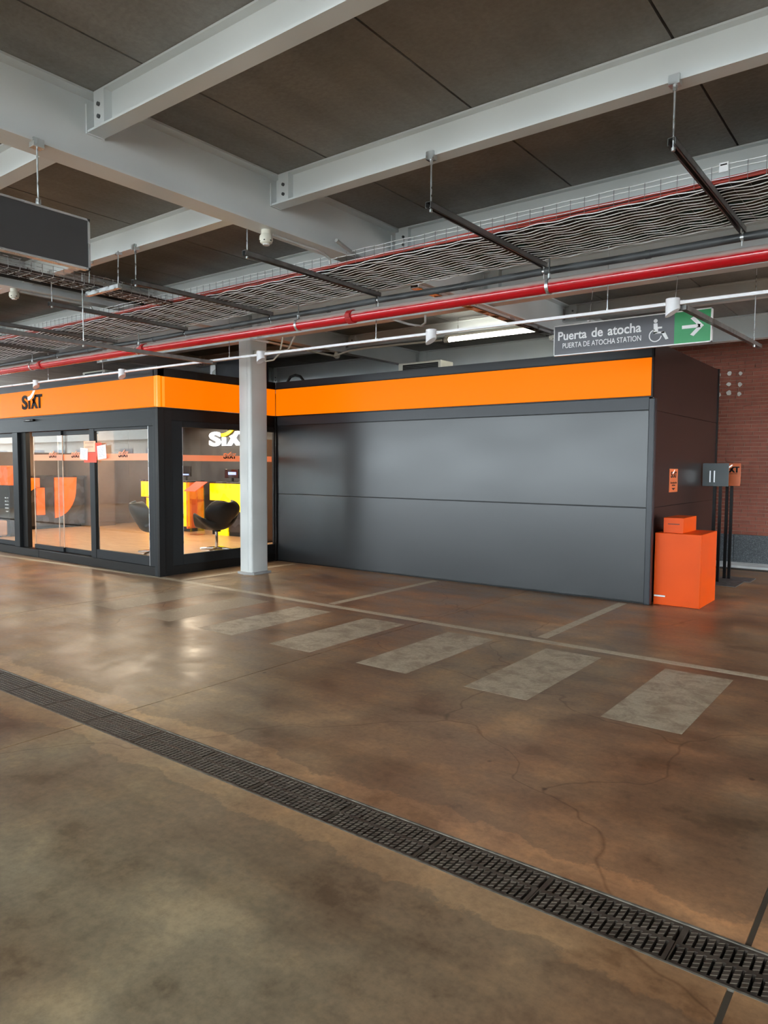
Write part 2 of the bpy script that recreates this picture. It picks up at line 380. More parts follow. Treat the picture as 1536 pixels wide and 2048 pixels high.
# ================================================================ STRUCTURE
# ---- floor: cast bays between joints
fl = root('floor', label='brown stained concrete floor of the parking hall')
B(-27, 5.2, -6.8, 2.33, -0.30, -0.008).build('joint_filler', JOINT, fl); B(-27, 5.2, 2.585, 14, -0.30, -0.008).build('joint_filler', JOINT, fl)
xs = [-26.9, -26.25, -22.56, -18.87, -15.18, -11.49, -7.80, -4.11, -0.43, 3.26, 5.2]
for (ya, yb) in ((-6.7, 2.33), (2.585, 13.9)):
    for a, b in zip(xs[:-1], xs[1:]):
        B(a+(0.010 if a == -0.43 else 0.005), b-(0.010 if b == -0.43 else 0.005), ya, yb, -0.10, 0.0).build('floor_slab', FLOOR, fl, smooth=False)
def flat(x0, x1, y0, y1, name, m, z=0.0008):
    B(x0, x1, y0, y1, 0.0, z).build(name, m, fl, smooth=False)
for k, xc in enumerate((-1.39, -2.41, -3.43, -4.45, -5.45, -6.42, -7.36)):
    flat(xc-0.25, xc+0.25, 4.45, 5.85, 'crossing_stripe', PAINT if k < 5 else PAINT2)
MB().prism([(-13.6, 5.80), (-8.75, 6.10), (1.5, 5.98), (1.5, 6.08), (-8.75, 6.20), (-13.6, 5.90)][:6], lambda u, v, d: (u, v, d), 0.0008, 0.0).build('parking_line', LINE, fl, smooth=False, fix=True)
for xc in (-8.27, -5.50, -2.86):
    flat(xc-0.05, xc+0.05, 6.20, 8.40, 'parking_line', LINE)
# ---- outside paving in front of the open side
struct(B(-90, 90, -70, 70, -0.45, -0.31).build('ground_outside', OUTG), 'pale paving outside the open sides of the hall')
struct(B(-27.2, -27, -6.7, 14, -0.3, 2.05).build('wall_left_added', CONCW), 'added unseen side wall, height set for the door reflections')  # unseen wall added; its height keeps low sky out of the door reflections
struct(B(-27, 5, -6.9, -6.7, -0.3, 0.95).build('wall_front_added', CONCW), 'added unseen concrete parapet along the open side, darkening low reflections')  # unseen parapet added to darken the lower reflections in grey wall and glass
bd = root('building_outside', (-57, -16, -0.3), 'pale building across the street, seen only reflected in the glass doors')
FAC = mat('pale_facade', (0.46, 0.43, 0.38), 0.8); WDK = mat('facade_window', (0.10, 0.14, 0.17), 0.2)
B(-82, -33, -18, -16, -0.31, 13).build('facade', FAC, bd)
for fz in (0.6, 4.2, 7.8):
    for q in range(16): B(-80.6+q*3, -79.1+q*3, -16.05, -15.95, fz, fz+2.1).build('facade_window', WDK, bd)
    B(-82, -33, -16.0, -15.7, fz+2.7, fz+2.9).build('string_course', FAC, bd)
# ---- ceiling planks, 1.2 m wide
ce = root('ceiling', label='grey precast concrete ceiling planks above the steel beams')
B(-27, 5.2, -6.4, 14, ZS+0.10, ZS+0.35).build('topping', SLAB, ce)
x = -2.357 - 1.195*20
while x < 4.2:
    B(x+0.007, x+1.195-0.007, -6.4, 13.6, ZS, ZS+0.099).build('ceiling_plank', SLAB, ce, smooth=False)
    x += 1.195
# ---- walls out of frame
struct(B(5.0, 5.2, -6.4, 8.6, 0, ZS+0.3).build('wall_right', CONCW), 'concrete wall of the hall')
# ---- back wall: bricks on a granite plinth
YW = 13.0
bw = root('wall_back', (0, YW, 0), 'red brick wall on a grey granite plinth behind the kiosk')
B(-27, 10, YW+0.012, YW+0.30, 0.0, ZS).build('mortar_bed', MORTAR, bw)
course = 0.0605; z = 0.505; bl = 0.245; row = 0
me = B(0, bl-0.010, 0, 0.05, 0, course-0.010).build('brick', BRICK, bw, smooth=False); mesh_b = me.data
# data was built relative to the wall origin at y = YW
for v in mesh_b.vertices: v.co.y += YW
bpy.data.objects.remove(me)
rest = MB(); n_b = 0
while z < 3.66:
    xo = (row % 2)*bl*0.5 + (0.03 if row % 3 == 0 else 0)
    k = 0
    xx = -6.2 + xo - bl
    while xx < 2.6:
        if -3.15 < xx+bl*0.5 < -1.72 and n_b < 300 and z < 3.62:
            share(mesh_b, 'brick', bw, (xx, random.uniform(-0.0015, 0.0015), z)); n_b += 1
        else:
            rest.box(xx, xx+bl-0.010, YW, YW+0.05, z, z+course-0.010)
        xx += bl
    z += course; row += 1
ro = rest.build('brick_field', BRICK, bw, smooth=False); ro['kind'] = 'stuff'
xx = -6.6
while xx < 3.2:
    B(xx+0.002, xx+0.796, YW-0.03, YW+0.02, 0.045, 0.50).build('granite_panel', GRANITE, bw, bevel=0.002, smooth=False); xx += 0.80
for (px, pz, r) in ((-2.762, 3.156, 0.036), (-2.594, 3.148, 0.030), (-2.768, 2.983, 0.036), (-2.599, 2.967, 0.034), (-2.763, 2.839, 0.042), (-2.602, 2.813, 0.032), (-2.925, 3.15, 0.03), (-2.93, 2.985, 0.03), (-2.915, 2.823, 0.036)):
    poly = [(px+r*random.uniform(0.8, 1.2)*math.cos(a), pz+r*random.uniform(0.8, 1.2)*math.sin(a)) for a in [i*2*math.pi/14 for i in range(14)]]
    MB().prism(poly, lambda u, v, d: (u, d, v), YW-0.006, YW+0.02).build('plaster_patch', PLASTER, bw, fix=True)
struct(B(-10, 4, 12.48, YW-0.03, 0.0, 0.045).build('trim_1', KERB), 'white kerb along the foot of the brick wall')
gs = root('trim_2', (0, 12.42, 0), 'narrow dark slot drain along the kerb')
B(-10, 4, 12.32, 12.47, 0.0, 0.006).build('slot_base', PIT, gs)
for k in range(5): B(-10, 4, 12.325+k*0.03, 12.337+k*0.03, 0.006, 0.012).build('slot_bar', IRON, gs)

# ---- floor drain: channel and 0.5 m grates
dc = thing('drain_channel', 'recessed channel with pale edge strips under the line of drain grates', 'drain', (-4, 2.46, 0))
B(-26, 5.1, 2.33, 2.585, -0.30, -0.05).build('channel_bottom', PIT, dc)
B(-26, 5.1, 2.330, 2.340, -0.05, 0.001).build('edge_strip', SILVER, dc); B(-26, 5.1, 2.575, 2.585, -0.05, 0.001).build('edge_strip', SILVER, dc)
def grate_mesh():
    m = MB(); y0, y1 = 2.342, 2.573; L0, L1 = 0.0015, 0.4985; zt = -0.002; zb = -0.035; pitch = 0.0292; sl = 0.0105
    rows = ((y0+0.013, y0+0.109), (y0+0.122, y0+0.218))
    m.box(L0, L1, y0, rows[0][0], zb, zt); m.box(L0, L1, rows[0][1], rows[1][0], zb, zt); m.box(L0, L1, rows[1][1], y1, zb, zt)
    for r, (a, b) in enumerate(rows):
        x = L0; k = 0; off = 0.0 if r == 0 else 0.0146
        first = 0.006 + off
        e = first
        m.box(L0, e, a, b, zb, zt)
        while True:
            s = e+sl; e2 = min(e+pitch, L1)
            if s >= L1-0.004: break
            m.box(s, e2, a, b, zb, zt); e = e2
            if e2 >= L1: break
    rb = MB()
    # short ribs between slots
    for r, (a, b) in enumerate(rows):
        off = 0.0 if r == 0 else 0.0146
        k = 0
        while True:
            xs_ = 0.006+off+sl+k*pitch; xe = xs_+pitch-sl
            if xe > L1: break
            for q in range(4):
                yy = a+0.004+q*(b-a-0.01)/3.6; h = 0.0022; w = 0.0028; dy = 0.012
                rb.add([(xs_, yy, zt), (xe, yy+dy, zt), (xe, yy+dy+w, zt), (xs_, yy+w, zt), (xs_, yy, zt+h), (xe, yy+dy, zt+h), (xe, yy+dy+w, zt+h), (xs_, yy+w, zt+h)],
                       [(4,5,6,7), (0,1,5,4), (1,2,6,5), (2,3,7,6), (3,0,4,7)])
            k += 1
    return m, rb
gm, gr = grate_mesh()
gx = [-0.13-0.5*k + 1.0 for k in range(24)]
names = {}
order = ['first', 'second', 'third', 'fourth', 'fifth', 'sixth', 'seventh', 'eighth', 'ninth', 'tenth', 'eleventh', 'twelfth', 'thirteenth', 'fourteenth']
proto = None; cnt = 0
for k, xr in enumerate(gx):
    xl = xr-0.5
    if xl > -0.10: continue
    if xl < -8.3: break
    lab = 'dark cast iron drain grate, %s from the lower right edge of the photo' % (order[cnt] if cnt < len(order) else 'far')
    if xl < -5.9: lab = 'dark cast iron drain grate beyond the left edge of the photo'
    t = thing('drain_grate', lab, 'drain grate', (xl, 2.4575, -0.035), 'drain grates across the floor'); cnt += 1
    if proto is None:
        a = MB(); a.v = [(vx+xl, vy, vz) for vx, vy, vz in gm.v]; a.f = gm.f; p1 = a.build('grate_plate', IRON, t, smooth=False)
        a = MB(); a.v = [(vx+xl, vy, vz) for vx, vy, vz in gr.v]; a.f = gr.f; p2 = a.build('tread_ribs', IRONL, t, smooth=False)
        proto = (p1.data, p2.data)
    else:
        share(proto[0], 'grate_plate', t, (0, 0, 0)); share(proto[1], 'tread_ribs', t, (0, 0, 0))

# ================================================================ STEEL BEAMS
def bolts(m, x, y, zs, r=0.014, d=-0.02):
    for zz in zs: m.tube([(x, y, zz), (x, y+d, zz)], r, 6)
G1x, G2x = -4.13, -8.02
# girder 1 and 2 (along y)
def girder(xc, y0, y1, z0, wd, label):
    t = thing('steel_girder', label, 'beam', (xc, y0, z0))
    i_beam_y(y0, y1, xc, z0, ZS-0.002, wd).build('beam_profile', STEEL, t, smooth=False); return t
girder(G1x, -6.3, 12.9, 3.39, 0.18, 'large grey steel girder crossing the photo diagonally at upper left')
girder(G2x, -6.3, 12.9, 3.50, 0.16, 'grey steel girder running back over the pillar top')
girder(-12.0, -6.3, 12.9, 3.50, 0.16, 'grey steel girder over the left end of the kiosk')
girder(-0.22+0.6, -6.3, 12.9, 3.39, 0.18, 'grey steel girder beyond the right edge of the photo')
spans = [(-0.22+0.6-0.09+0.086, G1x+0.006), (G1x-0.006, G2x+0.006), (G2x-0.006, -12.0+0.006)]
ylab = {2.495: 'nearest the camera', 4.0: 'second from the camera', 5.54: 'above the wire cable tray', 7.29: 'deep, in line with the pillar', 9.45: 'above the tube light', 11.55: 'at the back over the kiosk rear'}
slab_ = ['right of the large girder', 'left of the large girder', 'left of the pillar']
for yc, desc in ylab.items():
    for si, (xa, xb) in enumerate(spans):
        deep = yc in (7.29,); big = yc > 11
        z0 = 3.42 if deep else (3.45 if big else 3.585); wd = 0.16 if deep or big else 0.11
        t = thing('steel_beam', 'grey steel cross beam %s, %s' % (desc, slab_[si]), 'beam', ((xa+xb)/2, yc, z0))
        i_beam_x(xb+0.012, xa-0.012, yc, z0, ZS-0.002, wd).build('beam_profile', STEEL, t, smooth=False)
        for xe, sg in ((xb, 1), (xa, -1)):
            # end plate runs beside the web into the girder, two bolts on its near face
            B(min(xe, xe+sg*0.012), max(xe, xe+sg*0.012), yc-wd/2-0.004, yc+wd/2+0.004, z0-0.006, ZS-0.05).build('end_plate', STEEL, t, smooth=False)
            gw = 0.092 if sg > 0 else -0.092
            m = B(min(xe+gw-0.005*sg, xe+gw+sg*0.10), max(xe+gw-0.005*sg, xe+gw+sg*0.10), yc-wd/2-0.001, yc-0.0035, z0+0.012, ZS-0.012)
            sp_ = m.build('splice_plate', STEEL, t, smooth=False)
            for zz in (z0+0.055, z0+0.125):
                bm_ = MB(); bm_.tube([(xe+gw+sg*0.05, yc-wd/2, zz), (xe+gw+sg*0.05, yc-wd/2-0.012, zz)], 0.013, 6); bm_.build('bolt', BOLT, sp_, smooth=False)
# near beam behind the camera for bounce and continuity
for si, (xa, xb) in enumerate(spans[:2]):
    t = thing('steel_beam', 'grey steel cross beam overhead behind the camera, %s' % slab_[si], 'beam', ((xa+xb)/2, 0.97, 3.585))
    i_beam_x(xb+0.012, xa-0.012, 0.97, 3.585, ZS-0.002, 0.11).build('beam_profile', STEEL, t, smooth=False)

# ---- pillar in front of the kiosk (two channels welded toe to toe)
t = thing('steel_pillar', 'pale grey painted steel pillar standing in front of the kiosk window', 'pillar', (-8.025, 7.30, 0))
def rr_poly(x0, x1, y0, y1, r, n=5):
    out = []
    for cx, cy, a0 in ((x1-r, y0+r, -90), (x1-r, y1-r, 0), (x0+r, y1-r, 90), (x0+r, y0+r, 180)):
        for k in range(n+1):
            a = math.radians(a0+90*k/n); out.append((cx+r*math.cos(a), cy+r*math.sin(a)))
    return out
MB().prism(rr_poly(-8.150, -7.885, 7.135, 7.465, 0.032), lambda u, v, d: (u, v, d), 0.03, 3.42).build('shaft', PILLAR, t, fix=True)
B(-7.965, -7.957, 7.1335, 7.1355, 0.05, 3.41).build('weld_seam', mat('weld', (0.44, 0.46, 0.45), 0.5), t)
MB().prism([(-8.17, 7.11), (-7.99, 7.07), (-7.83, 7.13), (-7.84, 7.48), (-8.17, 7.49)], lambda u, v, d: (u, v, d), 0.0, 0.032).build('grout_foot', mat('grout', (0.32, 0.32, 0.31), 0.8, bmp=0.5), t, smooth=False, fix=True)
B(-8.17, -7.87, 7.12, 7.48, 3.40, 3.425).build('cap_plate', STEEL, t)
t = thing('steel_pillar', 'grey steel column stub seen over the kiosk roof at the back', 'pillar', (-8.02, 11.35, 0))
B(-8.13, -7.91, 11.24, 11.46, 0.0, 3.50).build('shaft', PILLAR, t, bevel=0.02)
B(-8.22, -7.82, 11.16, 11.54, 3.20, 3.24).build('collar', STEEL, t)

for xp, wh in ((0.38, 'right of the camera'), (G1x, 'behind the camera'), (G2x, 'left of the camera'), (-12.0, 'far left of the camera')):  # unseen pillars added to reflect as dark upright stripes in the grey wall
    t = thing('steel_pillar', 'added unseen steel pillar on the open side, %s' % wh, 'pillar', (xp, -6.15, 0))
    MB().prism(rr_poly(xp-0.13, xp+0.13, -6.32, -5.98, 0.03), lambda u, v, d: (u, v, d), 0.0, 3.5 if xp < -5 else 3.39).build('shaft', PILLAR, t, fix=True)
# ================================================================ KIOSK
YF, XC, YR, XE, YB, XL = 6.18, -8.76, 8.48, -2.60, 11.55, -17.4
ZB0, ZB1, ZT = 2.42, 2.862, 2.975
k = thing('rental_kiosk', 'black and orange rental kiosk with a long blank grey wall and glazed corner', 'kiosk', (-8.76, 8.48, 0))
# grey blank wall: carcass, two rows of sheet panels and header
B(XC+0.02, XE-0.05, YR+0.012, YR+0.10, 0.0, ZT-0.02).build('wall_core', BLACK, k)
B(XC+0.03, XE-0.045, YR, YR+0.012, 0.02, 1.126).build('wall_panel', PANEL, k, bevel=0.003, smooth=False)
B(XC+0.03, XE-0.045, YR, YR+0.012, 1.136, 2.258).build('wall_panel', PANEL, k, bevel=0.003, smooth=False)
B(XC+0.03, XE-0.045, YR, YR+0.012, 2.266, 2.412).build('header_panel', GREYP, k, bevel=0.003, smooth=False)
B(XE-0.04, XE+0.03, YR-0.03, YR+0.06, 0.0, 2.395).build('corner_cap', GREYP, k, bevel=0.008)
B(XC, XC+0.03, YR-0.03, YR+0.012, 0.0, 2.415).build('corner_trim', BLACK, k)
# end wall facing right
B(XE-0.05, XE-0.012, YR+0.06, YB, 0.0, 3.04).build('end_core', BLACK, k)
for z0, z1 in ((0.02, 1.128), (1.134, 2.258), (2.264, 3.05)):
    B(XE-0.012, XE, YR+0.02, YB-0.02, z0, z1).build('end_panel', ENDW, k, bevel=0.002, smooth=False)
B(XE-0.05, XE+0.012, YB-0.03, YB+0.02, 0.0, 3.06).build('end_post', BLACK, k)
# back and roof
B(XL, XE-0.02, YB-0.02, YB+0.03, 0.0, ZT).build('rear_wall', BLACK, k)
B(XC-0.02, XE-0.05, YR+0.10, YB-0.02, 2.80, 2.86).build('roof_deck', BLACK, k)
B(XL, XC-0.10, YF+0.12, YB-0.02, 2.72, 2.80).build('roof_deck', BLACK, k)
# orange light bands
def band(x0, x1, y0, y1, name='light_band'):
    return B(x0, x1, y0, y1, ZB0+0.006, ZB1-0.006).build(name, OBAND, k, bevel=0.004, smooth=False)
band(XC+0.035, XE-0.02, YR-0.035, YR+0.012)
B(XC+0.02, XE, YR-0.02, YR+0.03, ZB1, ZT).build('fascia', GREYP, k, smooth=False)
B(XC+0.02, XE-0.01, YR-0.025, YR+0.03, ZB0-0.012, ZB0).build('band_rail', BLACK, k); B(XC+0.02, XE-0.01, YR-0.045, YR+0.03, ZB1-0.004, ZB1+0.01).build('band_rail', BLACK, k)
B(XE-0.018, XE, YR-0.03, YR+0.03, ZB0-0.01, ZT).build('band_end', BLACK, k)
bR = band(XC-0.01, XC+0.028, YF+0.05, YR-0.04)
B(XC-0.10, XC+0.012, YF, YR-0.02, ZB1, ZT).build('fascia', BLACK, k, smooth=False)
B(XC-0.10, XC+0.012, YF+0.02, YR, ZB0-0.014, ZB0).build('band_rail', BLACK, k)
bL = band(XL, XC-0.02, YF-0.028, YF+0.012)
B(XL, XC, YF, YF+0.10, ZB1, ZT+0.03).build('fascia', GREYP, k, smooth=False)
B(XL, XC, YF-0.01, YF+0.10, ZB0-0.014, ZB0).build('band_rail', BLACK, k)
MB().tube([(XC+0.0, YF+0.01, ZB0+0.004), (XC+0.0, YF+0.01, ZB1-0.004)], 0.036, 16).build('band_corner', OEDGE, k)
B(XC-0.04, XC-0.005, YF-0.030, YF-0.020, ZB0+0.01, ZB1-0.01).build('band_corner_strip', OEDGE, k)
B(XC+0.02, XC+0.0315, YF+0.055, YF+0.10, ZB0+0.01, ZB1-0.01).build('band_corner_strip', OEDGE, k)
B(XC-0.06, XC+0.012, YF-0.012, YF+0.10, ZB1, ZT+0.012).build('fascia_corner', GREYP, k)
wm, sw = wordmark(lambda u, v, d: (-12.60+u, YF-0.0285-d, 2.545+v), 0.235, 0.008, wide=2.95)
wm.build('logo_letters', LOGOD, bL, smooth=False, fix=True); sw.build('logo_swoosh', LOGOW, bL, smooth=False, fix=True)
# corner post, panels and frame of the glazed corner
B(XC-0.10, XC-0.02, YF-0.015, YF+0.06, 0.0, ZB0-0.014).build('corner_post', FRAME, k, bevel=0.006)
B(XC-0.03, XC+0.03, YF-0.02, YF+0.08, 0.0, ZB0-0.014).build('corner_post', BLACK, k, bevel=0.006)
B(XC-0.05, XC, YF+0.08, 6.41, 0.0, ZB0-0.014).build('side_panel', BLACK, k, bevel=0.003)
B(XC-0.06, XC-0.004, 6.41, YR, 2.245, ZB0-0.014).build('side_header', BLACK, k, bevel=0.003)
B(XC-0.06, XC-0.004, 6.41, YR, 0.0, 0.13).build('side_sill', BLACK, k, bevel=0.003)
# header and plinth of the sliding front
B(XL, XC-0.10, YF, YF+0.12, 2.16, ZB0-0.014).build('door_header', FRAME, k, bevel=0.004)
B(XL, XC-0.10, YF-0.005, YF+0.12, 2.262, 2.270).build('header_joint', BLACK, k)
B(-17.4, -12.20, YF-0.01, YF+0.14, 0.0, 0.135).build('plinth', BLACK, k, bevel=0.004); B(-12.19, XC-0.10, YF-0.01, YF+0.14, 0.0, 0.135).build('plinth', BLACK, k, bevel=0.004)
B(-13.06, -12.87, YF, YF+0.14, 0.135, 2.16).build('front_post', FRAME, k, bevel=0.005)
B(-12.87, -12.70, YF+0.06, YF+0.14, 0.135, 2.16).build('front_post', BLACK, k, bevel=0.005)
B(-9.0, XC-0.10, YF, YF+0.10, 0.135, 2.16).build('front_jamb', FRAME, k, bevel=0.004)
# interior shell
B(XL+0.05, XC-0.06, YF+0.14, YB-0.15, 0.02, 0.112).build('floor_base', BROWN, k)
yy = YF+0.15; i = 0
while yy < YB-0.3:
    B(XL+0.05, XC-0.08, yy, min(yy+0.183, YB-0.16), 0.112, 0.120).build('floor_plank', PLANK, k, smooth=False); yy += 0.185
B(XL, XL+0.05, YF+0.14, YB, 0.1, 2.72).build('side_wall_inside', BROWN, k)
B(XL, XC-0.02, YB-0.15, YB-0.03, 0.1, 2.72).build('rear_wall_inside', DWALL, k)
B(XL, XC-0.10, YF+0.12, YB, 2.66, 2.72).build('inside_ceiling', DWALL, k)
B(XC-0.12, XC-0.03, YR+0.05, YB-0.15, 0.1, 2.72).build('partition_wall', BROWN, k)
B(XL+0.05, XL+0.06, YF+0.2, YB-0.2, 0.12, 0.22).build('skirting', BROWN, k)

# glazing ------------------------------------------------------
def film_logo(parent, to3, h=0.085):
    wm, sw = wordmark(to3, h, 0.002, wide=3.0)
    a = wm.build('film_letters', LOGOD, parent, smooth=False, fix=True)
    b = sw.build('film_letters_upper', FILM, parent, smooth=False, fix=True)
    # lower half dark, upper half film colour
    me = a.data; bm = bmesh.new(); bm.from_mesh(me)
    zc = sum(v.co.z for v in bm.verts)/len(bm.verts); 
    zs = [v.co.z for v in bm.verts]; cut = min(zs)+(max(zs)-min(zs))*0.42
    bmesh.ops.bisect_plane(bm, geom=bm.verts[:]+bm.edges[:]+bm.faces[:], plane_co=(0, 0, cut), plane_no=(0, 0, 1))
    me.materials.append(FILM)
    for f in bm.faces:
        if f.calc_center_median().z > cut: f.material_index = 1
    bm.to_mesh(me); bm.free()
# fixed framed panel right of the doors
d = thing('glass_door_panel', 'framed fixed glass panel beside the kiosk corner post, peach band across', 'door', (-9.8, YF, 0.135))
B(-10.56, -10.42, YF+0.005, YF+0.06, 0.135, 2.16).build('stile', FRAME, d, bevel=0.004)
B(-10.42, -9.0, YF+0.01, YF+0.06, 0.135, 0.275).build('bottom_rail', FRAME, d, bevel=0.004); B(-10.42, -9.0, YF+0.01, YF+0.06, 2.12, 2.16).build('top_rail', FRAME, d, bevel=0.004)
B(-9.010, -9.000, YF+0.004, YF+0.03, 0.135, 2.16).build('edge_profile', ALU, d)
g_ = B(-10.42, -9.02, YF+0.03, YF+0.038, 0.275, 2.12).build('pane', GLASS, d)
f_ = B(-10.42, -9.02, YF+0.026, YF+0.029, 1.668, 1.768).build('peach_band', FILM, d)
film_logo(d, lambda u, v, dd: (-9.79+u, YF+0.025-dd, 1.715+v))
# sliding leaves
def leaf(x0, x1, y, label, logos=(), band_=True):
    d = thing('sliding_door', label, 'door', ((x0+x1)/2, y, 0.135))
    pn = B(x0, x1, y, y+0.010, 0.20, 2.10).build('pane', GLASS, d)
    B(x0, x1, y-0.018, y+0.028, 0.140, 0.215).build('bottom_rail', FRAME, d, bevel=0.003); B(x0, x1, y-0.018, y+0.028, 2.085, 2.155).build('top_rail', FRAME, d, bevel=0.003)
    for xe in (x0, x1-0.008): B(xe, xe+0.010, y-0.001, y+0.011, 0.215, 2.085).build('glass_edge', mat('glass_edge', (0.62, 0.45, 0.34), 0.25), pn)
    if band_: B(x0+0.01, x1-0.01, y-0.004, y-0.001, 1.668, 1.768).build('peach_band', FILM, pn)
    for lx in logos: film_logo(pn, lambda u, v, dd: (lx+u, y-0.006-dd, 1.715+v))
    return d
leaf(-12.46, -11.50, YF+0.075, 'frameless sliding glass door leaf next to the front post', (-11.92,))
leaf(-11.72, -10.50, YF+0.11, 'frameless sliding glass door leaf behind the framed panel stile', (-11.27,))
leaf(-14.6, -13.06, YF+0.06, 'glass door leaf at the left edge of the photo', (), False)
leaf(-16.3, -14.62, YF+0.06, 'glass door leaf beyond the left edge of the photo', (), False)
# side window
wn = root('window_1', (XC, 7.5, 0.13), 'large side window of the kiosk behind the pillar')
for a in ((6.41, 6.60, 0.13, 2.245), (8.44, 8.475, 0.13, 2.245)): B(XC-0.055, XC-0.008, a[0], a[1], a[2], a[3]).build('window_frame', FRAME, wn, bevel=0.004)
B(XC-0.055, XC-0.008, 6.60, 8.44, 0.13, 0.285).build('window_frame', FRAME, wn, bevel=0.004); B(XC-0.055, XC-0.008, 6.60, 8.44, 2.155, 2.245).build('window_frame', FRAME, wn, bevel=0.004)
B(XC-0.035, XC-0.027, 6.60, 8.44, 0.285, 2.155).build('pane', GLASS, wn)
B(XC-0.026, XC-0.023, 6.605, 8.40, 1.662, 1.752).build('peach_band', FILM, wn)
film_logo(wn, lambda u, v, dd: (XC-0.022+dd, 7.375+u, 1.705+v))
B(XC-0.03, XC-0.006, 6.60, 6.604, 0.285, 2.155).build('glazing_bead', ALU, wn); B(XC-0.03, XC-0.006, 8.436, 8.44, 0.285, 2.155).build('glazing_bead', FRAME, wn)
# door operator sensor
t = thing('door_sensor', 'small black motion sensor on the header over the sliding doors', 'sensor', (-12.38, YF-0.04, 2.36))
B(-12.55, -12.22, YF-0.045, YF, 2.335, 2.375).build('housing', BLACK, t, bevel=0.012); B(-12.46, -12.31, YF-0.05, YF-0.04, 2.345, 2.36).build('lens', SCREEN, t)
# papers on the doors
def sheet(x0, x1, z0, z1, y, m, label, tilt=0.0, text=None):
    cx, cz = (x0+x1)/2, (z0+z1)/2
    def to3(u, v, d): return (cx+u*math.cos(tilt)-v*math.sin(tilt), y-d, cz+u*math.sin(tilt)+v*math.cos(tilt))
    hw, hh = (x1-x0)/2, (z1-z0)/2
    t = thing('paper_notice', label, 'notice', (cx, y, z0))
    MB().prism([(-hw, -hh), (hw, -hh), (hw, hh), (-hw, hh)], to3, 0, 0.0015).build('sheet', m, t, smooth=False, fix=True)
    if text:
        pr = MB()
        for q in range(text): pr.prism([(-hw*0.8, hh*0.7-q*hh*1.5/text), (hw*random.uniform(0.2, 0.8), hh*0.7-q*hh*1.5/text), (hw*0.6, hh*0.64-q*hh*1.5/text), (-hw*0.8, hh*0.64-q*hh*1.5/text)], to3, 0.0016, 0.0022)
        pr.build('print_lines', LOGOD if m is not PAPER else mat('grey_print', (0.35, 0.35, 0.42), 0.6), t, smooth=False, fix=True)
sheet(-10.70, -10.36, 1.80, 1.97, YF-0.004, PAPERO, 'peach paper notice taped over the door stile', 0, 2)
sheet(-10.70, -10.34, 1.635, 1.795, YF-0.004, PAPERR, 'red paper notice low on the door stile', 0)
sheet(-10.80, -10.58, 1.68, 1.86, YF-0.010, PAPER, 'white printed sheet left of the door stile', -0.08, 6)
sheet(-10.37, -10.19, 1.74, 1.94, YF-0.006, PAPERR, 'red paper notice right of the door stile', 0)
sheet(-10.30, -10.06, 1.69, 1.90, YF-0.012, PAPER, 'white printed sheet right of the door stile', 0.10, 6)

# ---- lights inside the kiosk
for i, (lx, ly) in enumerate(((-9.7, 7.1), (-9.7, 8.9), (-11.5, 7.1), (-11.5, 8.9), (-13.3, 7.1), (-13.3, 8.9), (-15.2, 7.1), (-15.2, 8.9), (-11.5, 10.6), (-14.0, 10.6))):
    t = thing('downlight', 'round recessed downlight in the kiosk ceiling', 'lamp', (lx, ly, 2.66), 'kiosk downlights')
    MB().tube([(lx, ly, 2.66), (lx, ly, 2.645)], 0.075, 20).build('trim_ring', ALU, t)
    MB().tube([(lx, ly, 2.646), (lx, ly, 2.640)], 0.055, 20).build('lens', GLOWD, t)
    ld = bpy.data.lights.new('downlight_beam', 'SPOT'); ld.energy = 95; ld.color = (1.0, 0.80, 0.58); ld.spot_size = math.radians(172); ld.spot_blend = 0.15; ld.shadow_soft_size = 0.10
    lo = bpy.data.objects.new('downlight_beam', ld); C.objects.link(lo); lo.parent = t; lo.location = (0, 0, -0.03)

# ================================================================ KIOSK CONTENTS
# counters with arched lit fronts
def counter(x0, x1, y, label, mfront, end_label):
    t = thing('service_counter', label, 'counter', ((x0+x1)/2, y, 0.12))
    B(x0, x1, y+0.06, y+0.44, 0.12, 0.20).build('plinth', BLACK, t)
    B(x0+0.06, x1-0.05, y+0.05, y+0.42, 0.20, 1.21).build('body', DESKT, t)
    Lw = x1-x0; P2 = lambda u, v, d: (x0+u, y+d, 0.12+v)
    arc = [(Lw*0.22, 0.84)]
    for q in range(13):
        a = q/12; arc.append((Lw*(0.22+0.48*a), 0.84-0.60*(1-math.cos(a*math.pi/2))))
    poly = [(0, 1.10), (0, 0.74), (Lw*0.10, 0.74), (Lw*0.22, 0.74)] + [(Lw*(0.22+0.56*q/14), 0.74-0.62*(1-math.cos(q/14*math.pi/2))) for q in range(1, 15)] + [(Lw, 0.12), (Lw, 1.10)]
    MB().prism(poly, P2, 0.0, 0.05).build('front_panel', mfront, t, smooth=False, fix=True)
    MB().prism([(Lw*0.10, 0.0), (Lw*0.30, 0.0), (Lw*0.30, 0.66), (Lw*0.10, 0.72)], P2, 0.02, 0.06).build('front_leg', mfront, t, smooth=False, fix=True)
    B(x1-0.05, x1, y-0.002, y+0.44, 0.19, 1.22).build('end_panel', ODESK, t, bevel=0.004)
    B(x0-0.01, x1+0.01, y-0.02, y+0.46, 1.22, 1.255).build('counter_top', DESKT, t, bevel=0.004)
    return t
counter(-12.30, -10.50, 9.95, 'glowing yellow service counter behind the pillar', YDESK, '')
counter(-14.87, -13.12, 10.0, 'glowing amber service counter left of the corner post', AMBER, '')
